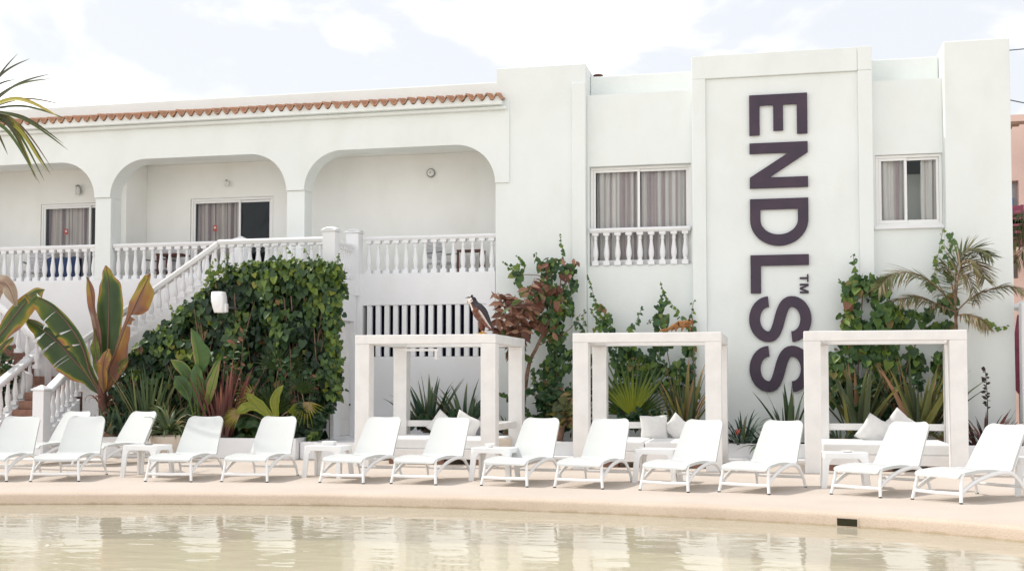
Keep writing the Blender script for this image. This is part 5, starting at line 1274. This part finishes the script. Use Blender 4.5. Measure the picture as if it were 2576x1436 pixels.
for pts, L, n, tn, hg in [([(2404, 780, 0), (2370, 735, -.1), (2310, 690, -.25), (2250, 690, -.4), (2212, 722, -.5)], .40, 64, .55, .75), ([(2404, 785, 0), (2360, 765, -.2), (2310, 745, -.4), (2262, 752, -.55)], .34, 50, .62, .9), ([(2404, 770, 0), (2404, 700, .05), (2415, 650, 0), (2450, 625, -.1), (2490, 640, -.2)], .42, 64, .38, .5), ([(2404, 770, 0), (2412, 690, -.1), (2430, 655, -.25), (2462, 668, -.35), (2478, 700, -.4)], .40, 54, .80, .6),
                          ([(2405, 785, 0), (2440, 752, -.1), (2490, 728, -.2), (2545, 720, -.3), (2600, 742, -.4)], .30, 56, .60, .8), ([(2405, 795, 0), (2430, 790, -.15), (2460, 800, -.3), (2485, 822, -.4)], .26, 30, .78, 1.2), ([(2404, 770, .1), (2395, 715, .15), (2390, 680, .2), (2370, 660, .2)], .28, 26, .5, .9), ([(2404, 775, 0), (2402, 720, -.2), (2425, 690, -.4), (2448, 720, -.5), (2455, 760, -.5)], .26, 26, .65, 1.2)]:
    frond(b, s, pxs(pts, DW), L, n, tn, rg, hang=hg)
b.build('leaves', M['feather'], t, smooth=180, recalc=False); s.build('stems', M['bark'], t, smooth=60)
# palm standing left of the frame by the pool: its fronds hang into the picture
rg = random.Random(131); LWp = 18.3
t = thing('palm_tree', 'palm whose long ribbon leaves hang in at the upper left picture edge', 'palm', (onw(-75, 700, LWp).x, LWp, 0)); b = MB(); s = MB(); tr = MB()
cx = onw(-60, 290, LWp); q = [(cx.x - .25, LWp, 0), (cx.x - .2, LWp, 1.5), (cx.x - .05, LWp, cx.z - .6), (cx.x, LWp, cx.z)]
q = catmull(q, 14); tr.tube(q, [.14 + .012 * (i % 2) - .0012 * i for i in range(len(q))], 12); tr.build('trunk', M['palmbark'], t, smooth=50)
for (x, y, dw, ro, tn, W_) in [(45, 135, 0, .2, .15, .05), (75, 148, -.1, .3, .18, .06), (128, 186, 0, .4, .2, .055), (132, 198, -.15, .2, .25, .055), (160, 264, -.1, .35, .62, .035), (148, 294, -.3, .9, .95, .075), (175, 302, .1, .2, .3, .04), (160, 362, 0, .3, .2, .04), (172, 378, -.1, .4, .3, .045), (20, 390, 0, .2, .2, .05),
                               (100, 462, -.1, 1.1, .45, .05), (112, 455, 0, 1.0, .4, .045), (128, 440, -.1, .9, .3, .05), (92, 455, .1, 1.2, .6, .05), (118, 432, -.2, 1.0, .9, .06), (80, 420, 0, 1.1, .2, .08), (106, 415, -.1, 1.0, .85, .075), (135, 430, 0, .9, .7, .03), (60, 330, 0, .3, .3, .03), (40, 200, .1, .2, .2, .05), (90, 440, 0, 1.2, .85, .04)]:
    e = onw(x, y, LWp + dw); c0 = cx + Vector((rg.uniform(-.1, .1), rg.uniform(-.2, .1), rg.uniform(-.1, .1)))
    v = e - c0; az = math.atan2(v.y, v.x); sag = max(0, ro - .4)
    mid = c0.lerp(e, .5) + Vector((.05, 0, .18 + .28 * sag)); pts = catmull([c0, mid, e], 8); vs = []; tnv = []; m_ = len(pts)
    for i, p in enumerate(pts):
        tt = i / (m_ - 1); d = (pts[min(i + 1, m_ - 1)] - pts[max(i - 1, 0)]).normalized(); sd = d.cross(Vector((0, -1, .5))).normalized(); up = sd.cross(d)
        w = 1.5 * W_ * min(1, .25 + 2.2 * tt) * max(.03, 1 - tt ** 2.2)
        vs += [p - sd * w / 2 + up * w * .2, p, p + sd * w / 2 + up * w * .2]; tnv += [min(1, tn + .2 * tt ** 3), tn, min(1, tn + .2 * tt ** 3)]
    b.add(vs, [f for i in range(m_ - 1) for f in ((i * 3, i * 3 + 1, i * 3 + 4, i * 3 + 3), (i * 3 + 1, i * 3 + 2, i * 3 + 5, i * 3 + 4))], tnv)
for k in range(18):
    a = rg.uniform(1.9, 4.4); ribbon(b, cx, a, R(rg.uniform(-10, 70)), rg.uniform(.9, 1.5), .06, rg.uniform(.8, 1.8), rg.uniform(.1, .7), 9, .4)
b.build('leaves', leaf_mat('ribbon_palm_leaf', [(0, (.035, .03, .035)), (.2, (.085, .085, .04)), (.5, (.10, .15, .04)), (.75, (.21, .12, .10)), (.95, (.40, .38, .05)), (1, (.40, .24, .05))], .5, .3), t, smooth=180, recalc=False)
# palm by the pink building
rg = random.Random(141); t = thing('palm_tree', 'green palm frond showing before the pink building at the right picture edge', 'palm', (onw(2640, 900, 31).x, 31, 0)); b = MB(); s = MB(); tr = MB()
c0 = onw(2640, 590, 31); q = catmull([(c0.x, 31, 0), (c0.x + .1, 31, 2), (c0.x, 31, c0.z)], 10); tr.tube(q, .13, 10); tr.build('trunk', M['palmbark'], t, smooth=50)
for (x, y) in ((2535, 585), (2540, 620), (2560, 540), (2640, 480), (2720, 540), (2740, 610), (2555, 660), (2690, 500)):
    e = onw(x, y, 30.8); frond(b, s, [c0, c0.lerp(e, .5) + Vector((0, 0, .25)), e], .42, 30, .38, rg, hang=.9)
b.build('leaves', M['feather'], t, smooth=180, recalc=False); s.build('stems', M['bark'], t, smooth=60)
CLX, CLY, CLZ = 0.0, 0.0, 0.3
CR0, CR1 = .23, .42
HAZEF, HAZEC, CLOUDC, SUNE, EXPO = .86, (4.9, 4.95, 5.1, 1), (8.4, 8.4, 8.4, 1), 2.3, 0.39
# ------------------------------------------------------------------ bird and wildcat
BWp = 20.13
def P3(x, y, dw=0.0): return onw(x, y, BWp + dw)
t = thing('bird_of_prey', 'brown and white bird of prey with a dark crest perched on the cabana roof beam', 'bird', (P3(1213, 838).x, BWp, 2.306))
tm = tone_mat('bird_plumage', [(0, (.055, .05, .06)), (.25, (.018, .016, .02)), (.5, (.15, .055, .035)), (.75, (.72, .69, .66)), (1, (.65, .33, .05))], .75)
for n_ in tm.node_tree.nodes:
    if n_.type == 'VALTORGB': n_.color_ramp.interpolation = 'LINEAR'
sc_ = .0068
ax = [(1241, 833, 1), (1234, 824, 5), (1226, 813, 11), (1217, 800, 16), (1209, 788, 18.5), (1201, 776, 16.5), (1195, 768, 12.5), (1191, 761, 11), (1187.5, 754.5, 11), (1185, 749, 7.5), (1184, 746, 1.5)]
cp_ = catmull([Vector((x, y, r)) for x, y, r in ax], 6); pts = [P3(p.x, p.y) for p in cp_]; b = MB(); seg = 22; vs = []; tn = []
for i, p in enumerate(pts):
    d = (pts[min(i + 1, len(pts) - 1)] - pts[max(i - 1, 0)]).normalized(); sd = Vector((0, -1, 0)); dor = d.cross(sd).normalized()
    if dor.x < 0: dor = -dor
    r = max(.002, cp_[i].z * sc_); f_ = i / (len(pts) - 1)
    for k in range(seg):
        a = 2 * math.pi * k / seg; c_ = math.cos(a); q = p + dor * c_ * r + sd * math.sin(a) * r * .82
        q = q + (q - p).normalized() * mn.noise(q * 30) * .004
        vs.append(q)
        if f_ > .72: v = .75 if (c_ < .15 and f_ < .90) else (.2 if c_ > .15 else .28)
        elif f_ > .52: v = .75 if c_ < -.55 else (.05 if c_ > .1 else .42)
        else: v = .5 if c_ < .35 else .08
        tn.append(v + .09 * mn.noise(q * 55))
b.add(vs, [(i * seg + k, i * seg + (k + 1) % seg, (i + 1) * seg + (k + 1) % seg, (i + 1) * seg + k) for i in range(len(pts) - 1) for k in range(seg)], tn)
for (fx, fy, dw) in ((1210, 812, -.05), (1214, 812, .05)):
    b.tube([P3(fx, fy, dw), P3(fx + 1, 824, dw), P3(fx + 3, 832, dw)], [.058, .04, .018], 10, .5)
b.build('body', tm, t, smooth=180)
for dw in (-1, 1):
    w_ = MB(); cpw = catmull([Vector((1199, 774, 4)), Vector((1206, 784, 12)), Vector((1215, 798, 13.5)), Vector((1226, 814, 9.5)), Vector((1236, 826, 5)), Vector((1243, 835, 1.5))], 6); vs = []; tn = []
    pw = [P3(p.x, p.y, dw * (.118 - .075 * (i / 30) ** 1.5)) for i, p in enumerate(cpw)]
    for i, p in enumerate(pw):
        d = (pw[min(i + 1, len(pw) - 1)] - pw[max(i - 1, 0)]).normalized(); sd = Vector((0, dw, 0)); dor = d.cross(sd).normalized()
        if dor.x < 0: dor = -dor
        for k in range(14):
            a = 2 * math.pi * k / 14; c_ = math.cos(a); q = p + dor * c_ * cpw[i].z * sc_ + sd * math.sin(a) * .022; vs.append(q)
            tn.append((.06 if c_ > .42 else (.74 if c_ > .12 and .15 < i / len(pw) < .75 else .5)) + .06 * mn.noise(q * 45))
    w_.add(vs, [(i * 14 + k, i * 14 + (k + 1) % 14, (i + 1) * 14 + (k + 1) % 14, (i + 1) * 14 + k) for i in range(len(pw) - 1) for k in range(14)], tn); w_.build('wing', tm, t, smooth=180)
bk = MB(); bk.tube([P3(1184, 758), P3(1179.5, 757.5), P3(1176, 759), P3(1174.5, 763)], [.034, .026, .014, .002], 10, 1.0); bk.build('beak', tm, t, smooth=180)
cr = MB()
for (x, y) in ((1170, 750), (1186, 741), (1191, 741)): cr.tube([P3(1186, 750), P3((1186 + x) / 2, (747 + y) / 2 - 1), P3(x, y)], [.022, .012, .002], 6, .25)
cr.build('crest', tm, t, smooth=180)
for dw in (-1, 1):
    e_ = MB(); e_.lathe([(.001, -.012), (.010, -.006), (.012, 0), (.010, .006), (.001, .012)], P3(1185.5, 755, dw * .060), 10); e_.build('eye', M['foot'], t, smooth=180)
ft = MB()
for (fx, dw) in ((1212, -.05), (1217, .05)):
    f0 = P3(fx, 832, dw); f0.z = 2.335; ft.tube([P3(fx, 828, dw), f0], .012, 8, 1.0)
    for an in (150, 180, 210, 20): ft.tube([f0, f0 + Vector((math.cos(R(an)) * .045, math.sin(R(an)) * .045, -.012)), f0 + Vector((math.cos(R(an)) * .075, math.sin(R(an)) * .075, -.028))], [.010, .009, .003], 6, 1.0)
ft.build('feet', tm, t, smooth=180)
# wildcat
def zc(x, y, dw=0.0): return onw((2450 + x / 12.88) / 1.4907, (1170 + y / 12.88) / 1.4907, 20.11 + dw)
t0 = zc(1200, 930); base = Vector((t0.x, 20.11, 2.306))
sk = [(zc(1060, 620), .052), (zc(1250, 590), .058), (zc(1480, 570), .066), (zc(1640, 545), .055), (zc(1760, 480), .060), (zc(1850, 510), .042), (zc(1925, 560), .024)]
E_ = [(0, 1), (1, 2), (2, 3), (3, 4), (4, 5), (5, 6)]
def chain(root, l):
    p = root
    for q, r in l: sk.append((q, r)); E_.append((p, len(sk) - 1)); p = len(sk) - 1
chain(0, [(zc(930, 700), .038), (zc(800, 790), .030), (zc(650, 850), .028), (zc(450, 885), .028), (zc(300, 905), .016)])
chain(0, [(zc(1100, 700, -.05), .042), (zc(1130, 790, -.055), .026), (zc(1060, 850, -.055), .016), (zc(1090, 910, -.055), .016), (zc(1125, 918, -.055), .014)])
chain(0, [(zc(1030, 700, .05), .040), (zc(1000, 780, .055), .024), (zc(900, 850, .055), .015), (zc(880, 912, .055), .015), (zc(915, 918, .055), .013)])
chain(2, [(zc(1440, 680, -.055), .036), (zc(1400, 780, -.06), .022), (zc(1385, 860, -.06), .016), (zc(1370, 912, -.06), .016), (zc(1405, 918, -.06), .014)])
chain(2, [(zc(1560, 670, .055), .034), (zc(1690, 700, .06), .022), (zc(1780, 800, .06), .016), (zc(1775, 912, .06), .015), (zc(1810, 918, .06), .013)])
me = bpy.data.meshes.new('wildcat'); me.from_pydata([tuple(p - base) for p, r in sk], E_, [])
cat = bpy.data.objects.new('wildcat', me); COL.objects.link(cat); cat.location = base
md = cat.modifiers.new('skin', 'SKIN'); md.use_smooth_shade = True
for i, (p, r) in enumerate(sk): me.skin_vertices[0].data[i].radius = (r, r); me.skin_vertices[0].data[i].use_root = (i == 0)
ss = cat.modifiers.new('sub', 'SUBSURF'); ss.levels = 2; ss.render_levels = 2
me.materials.append(pmat('orange_fur', (.33, .16, .06), .75, .3, 18, .5, 120, .2, 0, (.17, .075, .03)))
tag(cat, 'small orange wildcat with a long tail walking along the middle cabana roof beam', 'wildcat')
er = MB()
for dw in (-.035, .035):
    e = zc(1735, 400, dw); er.lathe([(.022, -.01), (.020, .01), (.012, .026), (.002, .034)], e, 10)
er.build('ears', pmat('dark_fur', (.07, .025, .015), .8), cat, smooth=180)
er = MB()
for dw in (-.036, .036): er.lathe([(.001, -.008), (.007, 0), (.001, .008)], zc(1850, 470, dw), 8)
er.lathe([(.001, -.012), (.012, 0), (.001, .012)], zc(1945, 548), 8); er.build('face_spots', M['foot'], cat, smooth=180)

# ------------------------------------------------------------------ neighbours and sky line
pw = 38.0; a = onw(2480, 290, pw)
bd = thing('pink_building', 'pink apartment building with maroon balcony rails beyond the corner tower', 'building', (a.x + 4, pw + 3, 0))
c1 = onw(2541, 455, pw); c2 = onw(2563, 560, pw); zt = onw(2550, 289, pw).z
L_ = [[(a.x, 0), (a.x + 12, 0), (a.x + 12, zt), (a.x, zt)]]
def rc(x0, y0, x1, y1): p = onw(x0, y0, pw); q = onw(x1, y1, pw); return p.x, q.x, q.z, p.z
wins = [rc(2500, 456, 2564, 545), rc(2500, 640, 2562, 700)]
holes = [[(x0, z0), (x0, z1), (x1, z1), (x1, z0)] for x0, x1, z0, z1 in wins]
MB().prism(L_ + holes, pw, pw + .4).build('wall', M['pink'], bd)
MB().box(a.x, a.x + 12, pw + .41, pw + 9, 0, zt - .02).build('rear_block', M['grey'], bd)
for x0, x1, z0, z1 in wins:
    f = MB().box(x0, x1, pw + .28, pw + .34, z0, z1).build('window', M['grey'], bd)
    MB().box(x1 - .55, x1 - .12, pw + .2, pw + .27, z0 + .1, z0 + (z1 - z0) * .55).build('shutter', M['bluedoor'], f)
for (y, dy) in ((545, 55), (600, 34)):
    q = onw(2572, y + dy, pw - .9); w_ = 1.0
    MB().box(a.x, q.x, pw - 1.2, pw - .003, q.z, q.z + .12).build('balcony_slab', M['pink'], bd)
    r_ = MB()
    for k in range(4): r_.box(a.x, q.x, pw - 1.2, pw - 1.15, q.z + .2 + k * .2, q.z + .33 + k * .2)
    r_.box(q.x - .08, q.x, pw - 1.199, pw - .01, q.z + .121, q.z + .95); r_.build('balcony_rail', M['maroon'], bd)
q0 = onw(2572, 322, pw - 1.0); r_ = MB()
r_.box(a.x, a.x + .08, pw - 1.6, pw - .2, q0.z - .14, q0.z - .03)
for k in range(7): r_.box(a.x, q0.x - k * .16, pw - 1.6 + k * .2, pw - 1.5 + k * .2, q0.z - k * .02, q0.z + .08 - k * .02)
r_.build('pergola', pmat('pergola_timber', (.28, .17, .12), .8, .2, 5), bd)
c = onw(2557, 900, 29.0)
t = thing('closed_parasol', 'closed maroon parasol seen through the gap beside the corner tower', 'parasol', (c.x, 29, 0))
MB().lathe([(.03, 1.2), (.10, 1.3), (.14, 1.9), (.09, 2.6), (.03, 3.0)], (c.x + .06, 29, 0), 12).build('canopy', M['maroon'], t, smooth=60)
MB().lathe([(.025, 0), (.025, 1.22)], (c.x + .06, 29, 0), 10).build('pole', M['lampmetal'], t, smooth=60)
c = onw(2590, 740, 26.5)
t = thing('white_parasol', 'open white parasol behind the garden wall at the right picture edge', 'parasol', (c.x + .9, 26.5, 0))
MB().lathe([(1.35, -.35), (1.36, -.33), (.7, -.02), (.04, .22), (.01, .26)], (c.x + .9, 26.5, c.z + .05), 8).build('canopy', M['cushion'], t)
MB().lathe([(.03, 0), (.03, c.z + .2)], (c.x + .9, 26.5, 0), 10).build('pole', M['lampmetal'], t, smooth=60)
for (x0, y0, x1, y1, sg_, lab) in ((2530, 128, 2660, 105, .10, 'upper thin cable running from the corner tower out of the picture'), (2530, 250, 2660, 262, .12, 'lower thin cable running from the corner tower out of the picture')):
    p = onw(x0, y0, 26.0); q = onw(x1 + 250, y1 + (y1 - y0) * 2, 34.0); pts = [p.lerp(q, i / 14) - Vector((0, 0, 4 * sg_ * (i / 14) * (1 - i / 14))) for i in range(15)]
    tag(MB().tube(pts, .012, 6).build('overhead_cable', M['cable'], smooth=60), lab, 'cable')

# ------------------------------------------------------------------ sky, sun, camera
w = bpy.data.worlds.new('World'); sc.world = w; w.use_nodes = True; nt = w.node_tree
bg = nt.nodes['Background']
SUN = Vector((-.717, .10, 1.0)).normalized()
sky = nt.nodes.new('ShaderNodeTexSky'); sky.sky_type = 'NISHITA'; sky.sun_disc = False
sky.sun_elevation = math.asin(SUN.z); sky.sun_rotation = math.atan2(SUN.x, SUN.y); sky.air_density = 1.0; sky.dust_density = 2.0; sky.ozone_density = 1.0
tc = nt.nodes.new('ShaderNodeTexCoord'); sx = nt.nodes.new('ShaderNodeSeparateXYZ'); nt.links.new(tc.outputs['Generated'], sx.inputs[0])
mp = nt.nodes.new('ShaderNodeMapping'); mp.inputs['Scale'].default_value = (1, 1, 1.9); mp.inputs['Location'].default_value = (CLX, CLY, CLZ)
nt.links.new(tc.outputs['Generated'], mp.inputs['Vector'])
n1 = nt.nodes.new('ShaderNodeTexNoise'); n1.inputs['Scale'].default_value = 4.5; n1.inputs['Detail'].default_value = 8; n1.inputs['Roughness'].default_value = .52; n1.inputs['Distortion'].default_value = .25
nt.links.new(mp.outputs[0], n1.inputs['Vector'])
# more cloud low and to the left, clearer sky to the right
ml = nt.nodes.new('ShaderNodeMath'); ml.operation = 'MULTIPLY_ADD'; ml.inputs[1].default_value = -.16; nt.links.new(sx.outputs['X'], ml.inputs[0]); nt.links.new(n1.outputs['Fac'], ml.inputs[2])
ml2 = nt.nodes.new('ShaderNodeMath'); ml2.operation = 'MULTIPLY_ADD'; ml2.inputs[1].default_value = -.55; nt.links.new(sx.outputs['Z'], ml2.inputs[0]); nt.links.new(ml.outputs[0], ml2.inputs[2])
ml3 = nt.nodes.new('ShaderNodeMath'); ml3.operation = 'MULTIPLY_ADD'; ml3.inputs[1].default_value = -.14; nt.links.new(sx.outputs['Y'], ml3.inputs[0]); nt.links.new(ml2.outputs[0], ml3.inputs[2])  # extra unseen cloud behind the camera, added to brighten the facade
cr = nt.nodes.new('ShaderNodeValToRGB'); cr.color_ramp.elements[0].position = CR0; cr.color_ramp.elements[1].position = CR1
cr.color_ramp.elements[0].color = (.0, .0, .0, 1); cr.color_ramp.elements[1].color = (1, 1, 1, 1); cr.color_ramp.interpolation = 'EASE'
nt.links.new(ml3.outputs[0], cr.inputs['Fac'])
hz_ = nt.nodes.new('ShaderNodeMix'); hz_.data_type = 'RGBA'; hz_.inputs['Factor'].default_value = HAZEF; hz_.inputs['B'].default_value = HAZEC
nt.links.new(sky.outputs[0], hz_.inputs['A'])
mx = nt.nodes.new('ShaderNodeMix'); mx.data_type = 'RGBA'; mx.inputs['B'].default_value = CLOUDC
nt.links.new(cr.outputs['Color'], mx.inputs['Factor']); nt.links.new(hz_.outputs['Result'], mx.inputs['A'])
nt.links.new(mx.outputs['Result'], bg.inputs['Color']); bg.inputs['Strength'].default_value = .15
ld = bpy.data.lights.new('sun', 'SUN'); ld.energy = SUNE; ld.angle = R(.53); ld.color = (1, .955, .89)
lo = bpy.data.objects.new('sun', ld); COL.objects.link(lo); lo.location = (-8, 3, 14); lo.rotation_euler = (-SUN).to_track_quat('-Z', 'Y').to_euler()
cd = bpy.data.cameras.new('camera'); co = bpy.data.objects.new('camera', cd); COL.objects.link(co)
co.location = (0, 0, H); co.rotation_euler = (R(90) + PT, 0, TH)
cd.sensor_width = 36; cd.lens = 36 * F / 2576; cd.shift_y = (YP - 718) / 2576; cd.clip_start = .1; cd.clip_end = 2000
sc.camera = co
vs_ = sc.view_settings; vs_.view_transform = 'Standard'; vs_.look = 'None'; vs_.gamma = 1; vs_.exposure = EXPO; vs_.use_curve_mapping = False
sc.cycles.max_bounces = 10; sc.cycles.transparent_max_bounces = 24; sc.cycles.diffuse_bounces = 5
